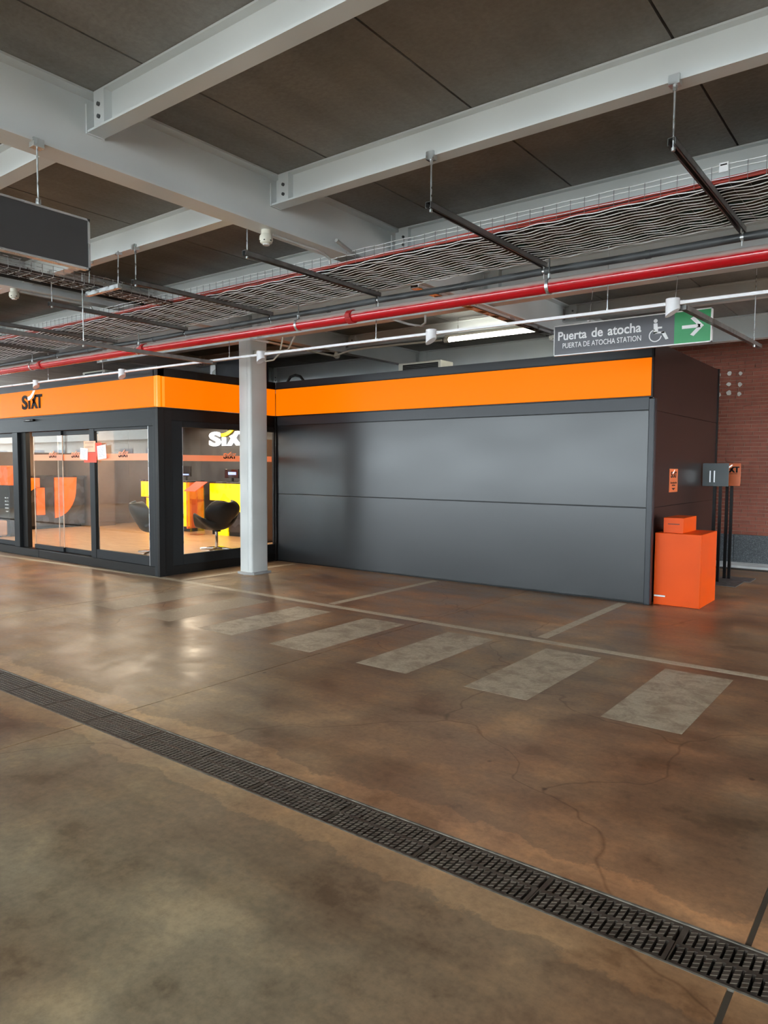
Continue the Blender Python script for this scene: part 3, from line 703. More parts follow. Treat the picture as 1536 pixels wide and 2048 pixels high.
# red side counter against the left wall
t = thing('service_counter', 'dark side counter with orange arched panels seen through the sliding doors', 'counter', (-16.5, 8.4, 0.12))
B(-17.2, -16.22, 7.7, 9.35, 0.20, 1.30).build('body', DESKT, t); B(-17.25, -16.2, 7.65, 9.4, 1.30, 1.34).build('counter_top', DESKT, t); B(-17.2, -16.3, 7.75, 9.3, 0.12, 0.20).build('plinth', BLACK, t)
PX = lambda u, v, d: (-16.20-d+0.02, u, v)
MB().prism([(7.86, 1.295), (7.86, 0.80)] + [(7.86+0.36*q/10, 0.80+0.28*math.sin(q/10*math.pi/2)) for q in range(1, 11)] + [(8.25, 1.08), (8.25, 1.295)], PX, 0, 0.03).build('arch_panel', OLIT, t, smooth=False, fix=True)
MB().prism([(8.17, 0.45), (8.36, 0.45), (8.36, 1.07), (8.17, 1.07)], PX, 0, 0.03).build('leg_panel', OLIT, t, smooth=False, fix=True)
MB().prism([(8.60, 1.30), (8.60, 0.36)] + [(8.60+0.52*math.sin(q/10*math.pi/2), 0.36+0.60*(1-math.cos(q/10*math.pi/2)) + 0.08*q/10) for q in range(0, 11)] + [(9.14, 1.30)], PX, 0, 0.03).build('arch_panel', OLIT, t, smooth=False, fix=True)
# brown cupboards along the left wall
for i, (ya, yb, xd, lab) in enumerate(((9.45, 10.0, -15.95, 'brown full-height cupboard nearest the sliding doors'), (10.0, 10.65, -16.35, 'brown full-height cupboard in the middle of the rear row'), (10.65, 11.3, -16.36, 'brown full-height cupboard in the rear left corner'))):
    t = thing('tall_cupboard', lab, 'cupboard', (-16.9, (ya+yb)/2, 0.12), 'brown cupboards in the kiosk')
    B(-17.3, xd-0.02, ya, yb, 0.22, 2.6).build('body', BROWN, t); B(-17.3, xd-0.01, ya, yb, 0.12, 0.22).build('plinth', BROWN, t)
    B(xd-0.02, xd, ya+0.006, yb-0.006, 0.225, 2.59).build('door', BROWN, t, bevel=0.002)
# brown standing panel by the right end of the yellow counter
t = thing('standing_panel', 'brown upright panel at the right end of the side window', 'panel', (-10.2, 9.75, 0.12))
B(-10.23, -10.19, 9.55, 9.85, 0.14, 2.1).build('board', BROWN, t); B(-10.28, -10.14, 9.53, 9.87, 0.12, 0.14).build('foot', BLACK, t)
# lit logo on the rear wall
t = thing('wall_logo', 'glowing white letters with yellow swoosh on the dark rear wall', 'sign', (-13.5, YB-0.16, 2.05))
wm, sw = wordmark(lambda u, v, d: (-14.05+u, YB-0.165-d, 2.07+v), 0.33, 0.03, wide=4.4)
wm.build('letters', LOGOL, t, smooth=False, fix=True); sw.build('swoosh', LOGOY, t, smooth=False, fix=True)
# monitor on the yellow counter
t = thing('monitor', 'black monitor on the yellow service counter', 'monitor', (-11.95, 10.25, 1.255))
B(-12.17, -11.73, 10.25, 10.28, 1.33, 1.52).build('casing', SCREEN, t, bevel=0.004); B(-12.05, -11.80, 10.246, 10.25, 1.40, 1.46).build('screen_image', SCRB, t)
B(-11.97, -11.93, 10.26, 10.30, 1.265, 1.34).build('stand', BLACK, t); B(-12.05, -11.85, 10.20, 10.36, 1.255, 1.265).build('foot', BLACK, t)
t = thing('monitor', 'black wall screen above the amber counter beside the corner post', 'monitor', (-14.0, 11.36, 1.35))
B(-13.95, -13.6, 10.45, 10.48, 1.34, 1.58).build('casing', SCREEN, t, bevel=0.004); B(-13.9, -13.66, 10.446, 10.45, 1.37, 1.40).build('screen_image', SCRB, t); B(-13.79, -13.76, 10.46, 10.49, 1.255, 1.36).build('stand', BLACK, t)
t = thing('telephone', 'dark desk telephone on the right end of the yellow counter', 'telephone', (-10.75, 10.1, 1.255))
B(-10.88, -10.66, 10.05, 10.25, 1.255, 1.29).build('base', BLACK, t, bevel=0.006); T([(-10.90, 10.06, 1.305), (-10.90, 10.24, 1.305)], 0.018, 8).build('handset', BLACK, t)
# acrylic lectern with orange slanted card
t = thing('card_lectern', 'clear acrylic lectern with slanted orange card before the amber counter', 'lectern', (-12.45, 9.7, 0.12))
for dx in (0.0, 0.26): B(-12.56+dx, -12.55+dx, 9.62, 9.80, 0.12, 1.12).build('side_pane', ACRYL, t)
B(-12.58, -12.28, 9.58, 9.84, 0.12, 0.13).build('foot_pane', ACRYL, t)
MB().add([(-12.62, 9.52, 1.05), (-12.24, 9.52, 1.05), (-12.24, 9.84, 1.24), (-12.62, 9.84, 1.24), (-12.62, 9.52, 1.06), (-12.24, 9.52, 1.06), (-12.24, 9.84, 1.25), (-12.62, 9.84, 1.25)], [(0,3,2,1),(4,5,6,7),(0,1,5,4),(1,2,6,5),(2,3,7,6),(3,0,4,7)]).build('card', PAPERR, t, smooth=False)
# chairs: moulded shell lounge chairs on a pedestal
def chair(x, y, rz, label):
    t = thing('shell_chair', label, 'chair', (x, y, 0.12), 'black shell chairs in the kiosk')
    rows = []
    nv, nu = 22, 20
    for i in range(nv+1):
        v = i/nv
        if v < 0.45:
            a = v/0.45; sy = -0.34+0.52*a; sz = 0.40-0.045*math.sin(a*math.pi*0.9)
        else:
            a = (v-0.45)/0.55; sy = 0.18+0.17*math.sin(a*math.pi/2)+0.05*a; sz = 0.392+0.46*a**1.05
        if v < 0.12: hw = 0.17+0.12*math.sin(v/0.12*math.pi/2)
        elif v < 0.42: hw = 0.29+0.16*math.sin((v-0.12)/0.30*math.pi/2)
        elif v < 0.60: hw = 0.45-0.20*math.sin((v-0.42)/0.18*math.pi/2)
        elif v < 0.78: hw = 0.25+0.09*math.sin((v-0.60)/0.18*math.pi/2)
        else: hw = 0.34*math.sqrt(max(0.05, 1-((v-0.78)/0.235)**2.2))
        wing = math.exp(-((v-0.36)/0.15)**2)
        row = []
        for j in range(nu+1):
            u = -1+2*j/nu
            lift = 0.27*wing*abs(u)**2.2 + 0.03*u*u
            fwd = -0.16*abs(u)**2.2*(1 if v > 0.5 else 0.5*v) - 0.10*wing*abs(u)**3
            row.append((x+u*hw*(1-0.06*wing*abs(u)), y+sy+fwd, 0.12+sz+lift))
        rows.append(row)
    sh = MB().grid(rows).build('shell', LEATH, t)
    md = sh.modifiers.new('thick', 'SOLIDIFY'); md.thickness = 0.045; md.offset = 0
    sd = sh.modifiers.new('smooth', 'SUBSURF'); sd.levels = 1; sd.render_levels = 1
    T([(x, y, 0.15), (x, y, 0.36+0.12)], 0.028, 14).build('pedestal', CHROME, t); T([(x, y, 0.44), (x, y, 0.50)], 0.075, 14).build('seat_plate', BLACK, t)
    for q in range(4):
        a = q*math.pi/2+0.6
        MB().tube([(x, y, 0.155), (x+0.14*math.cos(a), y+0.14*math.sin(a), 0.148), (x+0.31*math.cos(a), y+0.31*math.sin(a), 0.132)], [0.026, 0.02, 0.013], 8).build('base_arm', CHROME, t)
    MB().grid([[(x+0.20*u, y+0.10+vv*0.10, 0.60+0.10*vv) for u in (-1, -0.5, 0, 0.5, 1)] for vv in (-1, 0, 1)]).build('cushion', CUSH, t)
    t.rotation_euler = (0, 0, rz)
    return t
# rotation of the root happens about its base point (children are stored relative to it)
chair(-9.99, 8.22, math.radians(-98), 'black shell chair with chrome pedestal seen side-on through the side window')
chair(-10.42, 7.25, math.radians(168), 'black shell chair half hidden behind the kiosk corner post')
# display and suitcase at the left edge
t = thing('display_stand', 'black display stand with an orange box head behind the left door', 'display', (-15.35, 7.0, 0.12))
B(-15.75, -15.03, 7.0, 7.25, 1.17, 1.57).build('orange_head', OLIT, t, bevel=0.01); B(-15.50, -15.02, 7.02, 7.30, 0.12, 1.17).build('cabinet', BLACK, t, bevel=0.01)
B(-15.75, -15.50, 7.02, 7.2, 0.12, 1.12).build('grey_side', mat('display_grey', (0.3, 0.29, 0.27), 0.4), t)
for q in range(5): B(-15.2, -15.06, 7.012, 7.02, 0.62+q*0.07, 0.645+q*0.07).build('vent_slot', ALU, t)
t = thing('suitcase', 'ribbed brown suitcase standing before the display at the left edge', 'suitcase', (-15.2, 6.8, 0.12))
B(-15.42, -14.97, 6.72, 6.95, 0.15, 0.46).build('shell', SUIT, t, bevel=0.03)
for q in range(7): B(-15.38+q*0.06, -15.36+q*0.06, 6.712, 6.725, 0.18, 0.43).build('rib', SUIT, t, bevel=0.004)
for dx in (-15.36, -15.04): T([(dx, 6.83, 0.12), (dx, 6.83, 0.155)], 0.02, 8).build('wheel', BLACK, t)

# ================================================================ ON THE KIOSK ROOF
def ac_unit(x0, x1, y, z0, z1, label):
    t = thing('air_conditioner', label, 'air conditioner', ((x0+x1)/2, y+0.2, z0))
    B(x0, x1, y, y+0.35, z0, z1).build('casing', CREAM, t, bevel=0.01)
    B(x0+0.09, x1-0.05, y-0.004, y+0.002, z0+0.03, z1-0.03).build('grille_back', BLACK, t)
    for q in range(8): B(x0+0.09, x1-0.05, y-0.010, y-0.004, z0+0.04+q*(z1-z0-0.09)/7.5, z0+0.048+q*(z1-z0-0.09)/7.5).build('grille_slat', mat('ac_slat', (0.05, 0.05, 0.05), 0.5), t)
    for xx in (x0+0.05, x1-0.1): B(xx, xx+0.06, y+0.02, y+0.33, z0-(z0-2.86), z0).build('foot', BLACK, t)
    return t
ac_unit(-6.80, -6.00, 9.25, 2.95, 3.215, 'cream air conditioner unit on the roof behind the long grey wall')
ac_unit(-13.85, -13.05, 8.0, 2.95, 3.47, 'cream air conditioner unit on the roof over the left doors')
t = thing('roof_duct', 'dark navy duct box on the kiosk roof left of the pillar', 'duct', (-10.5, 9.1, 2.80))
B(-10.9, -10.0, 9.0, 9.5, 2.80, 3.55).build('box', NAVY, t, bevel=0.01); B(-11.05, -10.9, 8.98, 9.52, 2.8, 3.5).build('end_flange', ALU, t)
tag(T([(-8.95, 8.9, 2.86), (-8.92, 8.9, 3.02), (-8.83, 8.9, 3.12), (-8.72, 8.9, 3.14), (-8.60, 8.9, 3.11), (-8.53, 8.9, 3.04), (-8.50, 8.9, 2.86)], 0.022, 10).build('cable_loop', BLKPIPE), 'black hose arching over the kiosk roof edge', 'hose')

# ================================================================ ORANGE DROP BOX, STICKER, STANDS
t = thing('drop_box_cabinet', 'tall bright orange cabinet standing at the right end of the kiosk', 'cabinet', (-2.31, 8.95, 0))
B(-2.566, -2.054, 8.585, 9.31, 0.0, 0.842).build('body', OBOX, t, bevel=0.004)
MB().tube([(-2.556, 8.574, 0.105), (-2.43, 8.574, 0.105)], 0.011, 10).build('white_tag', WHITE, t); B(-2.50, -2.44, 8.566, 8.5745, 0.101, 0.109).build('tag_print', mat('tag_print', (0.5, 0.3, 0.2), 0.6), t)
t = thing('key_box', 'small orange key box with a slot on top of the orange cabinet', 'box', (-2.38, 8.95, 0.842))
B(-2.495, -2.272, 8.66, 9.22, 0.842, 1.018).build('body', OBOX, t, bevel=0.003); B(-2.445, -2.315, 8.656, 8.662, 0.940, 0.950).build('slot', mat('slot_shadow', (0.10, 0.012, 0.005), 0.6), t)
t = thing('wall_sticker', 'narrow orange sticker with dark letters and arrow on the black end wall', 'sticker', (XE+0.001, 9.38, 1.29))
B(XE+0.0005, XE+0.003, 9.20, 9.56, 1.295, 1.585).build('sheet', STICK, t)
wm, sw = wordmark(lambda u, v, d: (XE+0.0032+d, 9.255+u, 1.475+v), 0.075, 0.001, wide=3.35); wm.build('letters', LOGOD, t, smooth=False, fix=True); sw.build('swoosh', LOGOW, t, smooth=False, fix=True)
SX = lambda u, v, d: (XE+0.0032+d, u, v)
pr = MB(); place_text(pr, 'Devolución', 9.24, 9.52, 1.400, 1.425, SX, 0.001, 0.03); place_text(pr, 'de llave', 9.31, 9.45, 1.370, 1.393, SX, 0.001, 0.03); pr.build('small_print', LOGOD, t, smooth=False)
MB().prism([(9.30, 1.345), (9.46, 1.345), (9.38, 1.318)], SX, 0, 0.001).build('arrow', LOGOD, t, smooth=False, fix=True)
def sign_stand(x, y, wide, board_m, label, front=False, letters=False):
    t = thing('sign_stand', label, 'sign stand', (x, y, 0))
    B(x-0.10, x+0.34, y-(0.15 if letters else 0.34), y+(0.26 if letters else 0.22), 0.0, 0.008).build('foot_plate', STRUT, t, smooth=False)
    for dx in (-wide/2, wide/2):
        B(x+dx-0.019, x+dx+0.019, y-0.02, y+0.02, 0.008, 1.50).build('post', BLACK, t)
    bx = x-0.02
    b = B(bx-0.175, bx+0.165, y-0.045 if not front else y-0.045, y-0.035, 1.345, 1.665).build('board', board_m, t, bevel=0.003)
    return t, b
t, b = sign_stand(-2.395, 10.80, 0.075, BOARDB, 'black two-post stand with plain grey board beside the orange cabinet')
for dx in (-0.055, 0.0): 
    B(-2.44+dx, -2.425+dx, 10.748, 10.756, 1.40, 1.56).build('clip', ALU, t)
t, b = sign_stand(-2.325, 11.20, 0.06, STICK, 'black stand with orange lettered board behind the grey board', letters=True)
wm, sw = wordmark(lambda u, v, d: (-2.45+u, 11.154-d, 1.535+v), 0.085, 0.002, wide=3.0); wm.build('letters', LOGOD, b, smooth=False, fix=True); sw.build('swoosh', LOGOW, b, smooth=False, fix=True)
B(-2.44, -2.22, 11.152, 11.154, 1.515, 1.520).build('rule', LOGOD, b)

# ================================================================ CABLE TRAY AND STRUTS
WIRE = mat('bright_zinc_wire', (0.93, 0.94, 0.95), 0.35, 0.0, var=0.05)
CWIRE = mat('zinc_cross_wire', (0.16, 0.16, 0.165), 0.5, 0.2, var=0.05)
ZTR = 3.300
SX_ = [-1.146, -2.650, -4.395, -5.90, -7.40, -8.92, -10.45]
def support(x, label, y0=3.915, y1=5.66):
    t = thing('support_strut', label, 'strut', (x, y0, 3.25))
    m = MB(); h = 0.041/2
    m.box(x-h, x-h+0.003, y0, y1, 3.252, 3.293); m.box(x+h-0.003, x+h, y0, y1, 3.252, 3.293)
    m.box(x-h, x+h, y0, y1, 3.290, 3.293)
    m.box(x-h, x-h+0.010, y0, y1, 3.252, 3.255); m.box(x+h-0.010, x+h, y0, y1, 3.252, 3.255)
    m.build('channel', STRUT, t, smooth=False)
    sl = MB()
    yy = y0+0.06
    while yy < y1-0.05: sl.box(x-0.005, x+0.005, yy, yy+0.03, 3.2885, 3.2898); yy += 0.05
    sl.build('slots', ZINC, t, smooth=False)
    T([(x, 3.95, 3.245), (x, 3.95, 3.60)], 0.0055, 8).build('threaded_rod', ZINC, t); T([(x, 5.64, 3.16), (x, 5.64, 3.80)], 0.005, 8).build('threaded_rod', ZINC, t)
    m = MB(); m.box(x-0.028, x+0.028, 3.925, 3.975, 3.562, 3.585); m.box(x-0.028, x+0.028, 3.925, 3.945, 3.585, 3.612); m.tube([(x, 3.95, 3.535), (x, 3.95, 3.562)], 0.012, 6)
    m.build('beam_clamp', ZINC, t, smooth=False)
    T([(x, 3.95, 3.236), (x, 3.95, 3.252)], 0.011, 6).build('nut', ZINC, t)
labs = ['rightmost, near the label tag', 'second from the right', 'third from the right, beside the smoke detector', 'fourth from the right', 'fifth from the right', 'sixth from the right', 'last at the left edge']
for x_, l_ in zip(SX_, labs): support(x_, 'dark slotted steel strut under the cable tray, ' + l_)
def wire_tray_x(x0, x1, ya, yb, zb, hs, label):
    t = thing('cable_tray', label, 'cable tray', ((x0+x1)/2, (ya+yb)/2, zb))
    m = MB(); nw = 15; step = 0.05
    n = int((x1-x0)/step)
    for q in range(nw+1):
        yy = ya+(yb-ya)*q/nw; ph = random.uniform(0, 6)
        m.tube([(x0+(x1-x0)*i/n, yy+0.0035*math.sin(i*1.25+ph), zb+0.005*math.sin(i*1.05+ph*0.4)) for i in range(n+1)], 0.0036, 4)
    m.build('bottom_wires', WIRE, t)
    m = MB()
    for yy in (ya, yb):
        for hz in (0.038, 0.085, hs): m.tube([(x0+(x1-x0)*i/n, yy, zb+hz+0.002*math.sin(i*0.9+hz*50)) for i in range(0, n+1)], 0.0026, 4)
    m.build('side_wires', WIRE, t)
    m = MB(); xx = x0+0.05
    while xx < x1:
        m.tube([(xx, ya-0.003, zb+hs), (xx, ya-0.003, zb+0.006), (xx, yb+0.003, zb+0.006), (xx, yb+0.003, zb+hs)], 0.0022, 4); xx += 0.10
    m.build('cross_wires', CWIRE, t)
    return t
tr = wire_tray_x(-15.5, 0.6, 4.76, 5.60, ZTR, 0.115, 'galvanised wire mesh cable tray running the width of the hall')
tg = thing('tray_tag', 'small white printed tag clipped to the cable tray side', 'tag', (-1.08, 4.755, 3.37))
B(-1.107, -1.056, 4.750, 4.754, 3.372, 3.428).build('plate', WHITE, tg); B(-1.100, -1.063, 4.7485, 4.7502, 3.410, 3.418).build('print', LOGOD, tg)
cols = {'black': (0.010, 0.011, 0.016), 'brown': (0.050, 0.032, 0.028), 'green': (0.006, 0.028, 0.018), 'olive': (0.040, 0.034, 0.010), 'teal': (0.010, 0.050, 0.046), 'grey': (0.070, 0.066, 0.064)}
seq = ['black']*5 + ['brown', 'grey', 'brown', 'brown', 'grey', 'brown', 'teal', 'green', 'olive', 'olive', 'brown', 'grey', 'brown', 'green', 'green', 'green', 'green', 'green', 'green']
for q, cn in enumerate(seq):
    yy = 4.805+q*0.0332; ph = 1.3; r = random.uniform(0.0135, 0.0165)
    pts = [(-15.4+i*0.33, yy+0.010*math.sin(i*0.55+ph)+0.005*math.sin(i*1.7+ph), ZTR+r+0.006+0.006*abs(math.sin(i*0.8+ph))) for i in range(49)]
    tag(T(pts, r, 6).build('power_cable', mat('cable_'+cn, cols[cn], 0.45)), '%s cable lying lengthwise in the wire mesh tray' % cn, 'cable', '%s cables in the wire tray' % cn)
RCAB = mat('cable_red', (0.36, 0.045, 0.030), 0.45)
for q in range(3):
    ph = q*2.1
    tag(T([(-15.4+i*0.4, 4.778+0.006*math.sin(i+ph), ZTR+0.022+q*0.013+0.004*math.sin(i*0.7+ph)) for i in range(41)], 0.0075, 6).build('alarm_cable', RCAB), 'thin red cable along the near side of the wire mesh tray', 'cable', 'red cables in the wire tray')

# second tray, along y, left of the girder
t = thing('cable_tray', 'narrow wire cable tray hanging below the plain grey sign at the left', 'cable tray', (-6.53, 3.0, 3.295))
m = MB()
for xx in (-6.655, -6.60, -6.54, -6.49, -6.43): m.tube([(xx, 0.8, 3.295), (xx, 4.74, 3.295)], 0.0026, 4)
for xx in (-6.655, -6.43):
    for hz in (0.03, 0.065, 0.10): m.tube([(xx, 0.8, 3.295+hz), (xx, 4.74, 3.295+hz)], 0.0024, 4)
m.build('long_wires', ZINC, t)
m = MB(); yy = 0.85
while yy < 4.72: m.tube([(-6.427, yy, 3.395), (-6.427, yy, 3.293), (-6.658, yy, 3.293), (-6.658, yy, 3.395)], 0.003, 5); yy += 0.1
m.build('cross_wires', ZINC, t)
for q, cn in enumerate(('grey', 'brown', 'black', 'brown')):
    tag(T([(-6.62+q*0.05+0.006*math.sin(i*0.8+q), 0.8+i*0.2, 3.315+0.004*math.sin(i+q)) for i in range(21)], 0.013, 6).build('power_cable', mat('cable_'+cn, cols[cn], 0.45)), '%s cable lying in the narrow left tray%s' % (cn, ', on its left side' if q == 1 else (', on its right side' if q == 3 else '')), 'cable', 'cables in the narrow left tray')
t = thing('tray_bracket', 'bright strut bracket hung on two rods under the narrow left tray', 'bracket', (-6.4, 3.93, 3.25))
B(-6.69, -6.13, 3.91, 3.951, 3.25, 3.289).build('channel', ZINC, t, smooth=False)
for xx in (-6.66, -6.165): T([(xx, 3.935, 3.25), (xx, 3.945, 3.60)], 0.0055, 8).build('threaded_rod', ZINC, t); B(xx-0.025, xx+0.025, 3.925, 3.97, 3.562, 3.585).build('beam_clamp', ZINC, t)

# ================================================================ PIPES
rp = thing('fire_pipe', 'large glossy red sprinkler pipe with dusty top crossing the hall', 'pipe', (-6, 5.55, 3.0))
xr = [-16, 1.0]
T([(-16, 5.55, 3.10+0.0), (-12.07, 5.55, 3.098), (-3.836, 5.55, 3.075), (1.0, 5.55, 3.058)], 0.057, 24).build('pipe', REDP, rp)
def zred(x): return 3.075 + (-3.836-x)*0.0028 if x < -3.836 else 3.075-(x+3.836)*0.0035
for xc in (-4.66, -8.12, -10.72, -1.2+1.9):
    cp = T([(xc-0.035, 5.55, zred(xc)), (xc+0.035, 5.55, zred(xc))], 0.067, 24).build('coupling', mat('red_coupling', (0.42, 0.02, 0.02), 0.35), rp)
    m = MB(); m.box(xc-0.03, xc+0.03, 5.475, 5.495, zred(xc)-0.02, zred(xc)+0.02); m.build('coupling_lug', mat('red_coupling', (0.42, 0.02, 0.02), 0.35), rp)
for i, xc in enumerate((-2.561, -5.388, -8.247, -11.014)):
    t = thing('pipe_hanger', 'steel ring hanger holding the red pipe, %s' % ('rightmost', 'just right of the pillar', 'above the kiosk corner', 'at the far left')[i], 'hanger', (xc, 5.55, 3.0))
    zc = zred(xc); ring = MB()
    pts = [(math.cos(2*math.pi*a/24), math.sin(2*math.pi*a/24)) for a in range(25)]
    rows = [[(xc+dx, 5.55+c*rr, zc+s*rr) for c, s in pts] for dx, rr in ((-0.014, 0.0585), (-0.014, 0.0625), (0.014, 0.0625), (0.014, 0.0585))]
    ring.grid(rows); ring.build('ring', ZINC, t)
    T([(xc, 5.55, zc+0.06), (xc, 5.55, 3.60)], 0.006, 8).build('threaded_rod', STRUT, t); T([(xc, 5.55, zc+0.06), (xc, 5.55, zc+0.10)], 0.014, 6).build('nut', ZINC, t)
dp = thing('drain_pipe', 'dark grey plastic pipe hung under the strut ends beside the red pipe', 'pipe', (-5, 5.64, 3.2))
segs = [-15.5, -10.45, -8.92, -7.4, -5.9, -4.395, -2.65, -1.146, 1.0]
for a, b in zip(segs[:-1], segs[1:]):
    m_ = (a+b)/2
    T([(a+0.012, 5.64, 3.222), (m_, 5.64, 3.216), (b-0.012, 5.64, 3.222)], 0.030, 14).build('pipe_length', DARKPIPE, dp)
    T([(b-0.02, 5.64, 3.222), (b+0.02, 5.64, 3.222)], 0.022, 12).build('clip', ZINC, dp)
    T([(m_-0.02+0.1, 5.64, 3.216), (m_+0.02+0.1, 5.64, 3.216)], 0.033, 14).build('sleeve', DARKPIPE, dp)
tag(T([(-7.86, -1, 3.60), (-7.86, 5.6, 3.60)], 0.036, 12).build('insulated_pipe', BLKPIPE), 'black insulated pipe running along the pillar girder at the left', 'pipe')

# ================================================================ LIGHT TRACK WITH HALF-CUP FIXTURES
def ztk(x): return 2.872 + (-1.7-x)*0.0045
tk = thing('lighting_track', 'thin white track rail hung across the hall in front of the pillar', 'track', (-6, 5.87, 2.87))
mt = MB(); xa, xb = -15.6, 1.0
mt.add([(xa, 5.855, ztk(xa)-0.012), (xb, 5.855, ztk(xb)-0.012), (xb, 5.885, ztk(xb)-0.012), (xa, 5.885, ztk(xa)-0.012), (xa, 5.855, ztk(xa)+0.012), (xb, 5.855, ztk(xb)+0.012), (xb, 5.885, ztk(xb)+0.012), (xa, 5.885, ztk(xa)+0.012)],
       [(0,3,2,1),(4,5,6,7),(0,1,5,4),(1,2,6,5),(2,3,7,6),(3,0,4,7)])
mt.build('rail', WHITE, tk, smooth=False)
for xx in (-2.19, -4.6, -6.86, -9.62, -11.16, -13.2): T([(xx, 5.87, ztk(xx)), (xx, 5.87, ZS)], 0.0045, 6).build('rod', ZINC, tk); T([(xx, 5.87, ztk(xx)+0.012), (xx, 5.87, ztk(xx)+0.028)], 0.010, 6).build('nut', ZINC, tk)
flabs = ['in front of the green arrow sign', 'left of the tube light', 'just right of the pillar', 'above the left orange band', 'at the far left above the doors']
for xx, fl_ in zip((-1.665, -3.908, -6.281, -9.10, -11.50), flabs):
    t = thing('track_fixture', 'white half-cup track lamp %s' % fl_, 'lamp', (xx, 5.87, ztk(xx)))
    r = 0.052; zt = ztk(xx)+0.032; n = 20
    vs = []; fs = []
    for a in range(n):
        c, s = math.cos(2*math.pi*a/n), math.sin(2*math.pi*a/n)
        vs += [(xx+r*c, 5.845+r*s*0.9, zt), (xx+r*c, 5.845+r*s*0.9, zt-0.105-0.03*(-c if True else 0)-0.004)]
    for a in range(n): b_ = (a+1) % n; fs.append((2*a, 2*b_, 2*b_+1, 2*a+1))
    fs.append(tuple(2*a for a in range(n))); fs.append(tuple(2*a+1 for a in range(n))[::-1])
    MB().add(vs, fs).build('cup', WHITE, t, fix=True)
    B(xx+0.052, xx+0.085, 5.853, 5.888, ztk(xx)-0.014, ztk(xx)+0.014).build('adapter', WHITE, t)
# struts that steady the track
def low_strut(x, y0, z0, y1, z1, yrod, ztop, label):
    t = thing('support_strut', label, 'strut', (x, y0, z0))
    h = 0.0205
    MB().add([(x-h, y0, z0-h), (x+h, y0, z0-h), (x+h, y1, z1-h), (x-h, y1, z1-h), (x-h, y0, z0+h), (x+h, y0, z0+h), (x+h, y1, z1+h), (x-h, y1, z1+h)], [(0,3,2,1),(4,5,6,7),(0,1,5,4),(1,2,6,5),(2,3,7,6),(3,0,4,7)]).build('channel', STRUT, t, smooth=False)
    zz = z0+(z1-z0)*(yrod-y0)/(y1-y0)
    T([(x, yrod, zz-0.03), (x, yrod, ztop)], 0.0055, 8).build('threaded_rod', ZINC, t); T([(x, yrod, zz-0.04), (x, yrod, zz-0.02)], 0.011, 6).build('nut', ZINC, t)
low_strut(-1.60, 5.90, 2.842, 8.96, 2.95, 8.62, ZS, 'dark steel strut crossing in front of the green arrow sign')
low_strut(-7.17, 2.6, 2.882, 5.85, 2.873, 4.16, 3.60, 'dark steel strut passing below the red pipe at the left')

# ================================================================ SIGNS
YS = 7.10
sc = YS/7.0
t = thing('hanging_sign', 'grey and green hanging sign reading Puerta de atocha with wheelchair and arrow', 'sign', (-2.45, YS, 2.75))
sx0, sx1, sz0, sz1 = -3.163*sc, -1.647*sc, 1.6+(2.735-1.6)*sc, 1.6+(3.041-1.6)*sc
B(sx0+0.004, sx1-0.004, YS+0.004, YS+0.036, sz0+0.004, sz1-0.004).build('panel', SIGNG, t, smooth=False)
W_, H_ = sx1-sx0, sz1-sz0
xg = sx0+W_*0.785
B(xg, sx1-0.010, YS, YS+0.004, sz0+0.010, sz1-0.010).build('green_field', SIGNGR, t, smooth=False)
B(sx0+0.010, xg, YS+0.001, YS+0.004, sz0+0.010, sz1-0.010).build('grey_field', SIGNG, t, smooth=False)
for a in ((sx0, sx1, sz0, sz0+0.010), (sx0, sx1, sz1-0.010, sz1), (sx0, sx0+0.008, sz0, sz1), (sx1-0.010, sx1, sz0, sz1)):
    B(a[0], a[1], YS-0.004, YS+0.038, a[2], a[3]).build('frame_bar', WLET, t, smooth=False)
def ST(u, v, d): return (sx0+u*W_, YS-0.0008-d, sz0+v*H_)
pr = MB(); place_text(pr, 'Puerta', 0.030, 0.230, 0.50, 0.79, ST, 0.0015, 0.020); pr.build('lettering', WLET, t, smooth=False)
pr = MB(); place_text(pr, 'de', 0.262, 0.338, 0.50, 0.805, ST, 0.0015, 0.020); pr.build('lettering', WLET, t, smooth=False)
pr = MB(); place_text(pr, 'atocha', 0.370, 0.585, 0.50, 0.805, ST, 0.0015, 0.020); pr.build('lettering', WLET, t, smooth=False)
pr = MB(); place_text(pr, 'PUERTA DE ATOCHA STATION', 0.063, 0.585, 0.235, 0.405, ST, 0.0015, 0.006); pr.build('small_lettering', WLET, t, smooth=False)
asp = W_/H_
def arcpoly(cu, cv, r0_, r1_, a0, a1, n=20):
    o = [(cu+r1_/asp*math.cos(math.radians(a0+(a1-a0)*i/n)), cv+r1_*math.sin(math.radians(a0+(a1-a0)*i/n))) for i in range(n+1)]
    i_ = [(cu+r0_/asp*math.cos(math.radians(a0+(a1-a0)*i/n)), cv+r0_*math.sin(math.radians(a0+(a1-a0)*i/n))) for i in range(n+1)]
    return o, i_
ic = MB()
o_, i_ = arcpoly(0.672, 0.345, 0.165, 0.195, 95, 352)
for q in range(len(o_)-1): ic.prism([o_[q], o_[q+1], i_[q+1], i_[q]], ST, 0, 0.0015)
o_, i_ = arcpoly(0.672, 0.790, 0.0, 0.060, 0, 360); ic.prism(o_[:-1], ST, 0, 0.0015)
ic.prism([(0.660, 0.715), (0.684, 0.715), (0.686, 0.60), (0.712, 0.60), (0.712, 0.545), (0.688, 0.545), (0.689, 0.44), (0.662, 0.40)], ST, 0, 0.0015)
ic.prism([(0.662, 0.455), (0.728, 0.455), (0.728, 0.400), (0.662, 0.400)], ST, 0, 0.0015)
ic.prism([(0.705, 0.44), (0.728, 0.455), (0.752, 0.215), (0.735, 0.195)], ST, 0, 0.0015)
ic.build('wheelchair_symbol', WLET, t, smooth=False, fix=True)
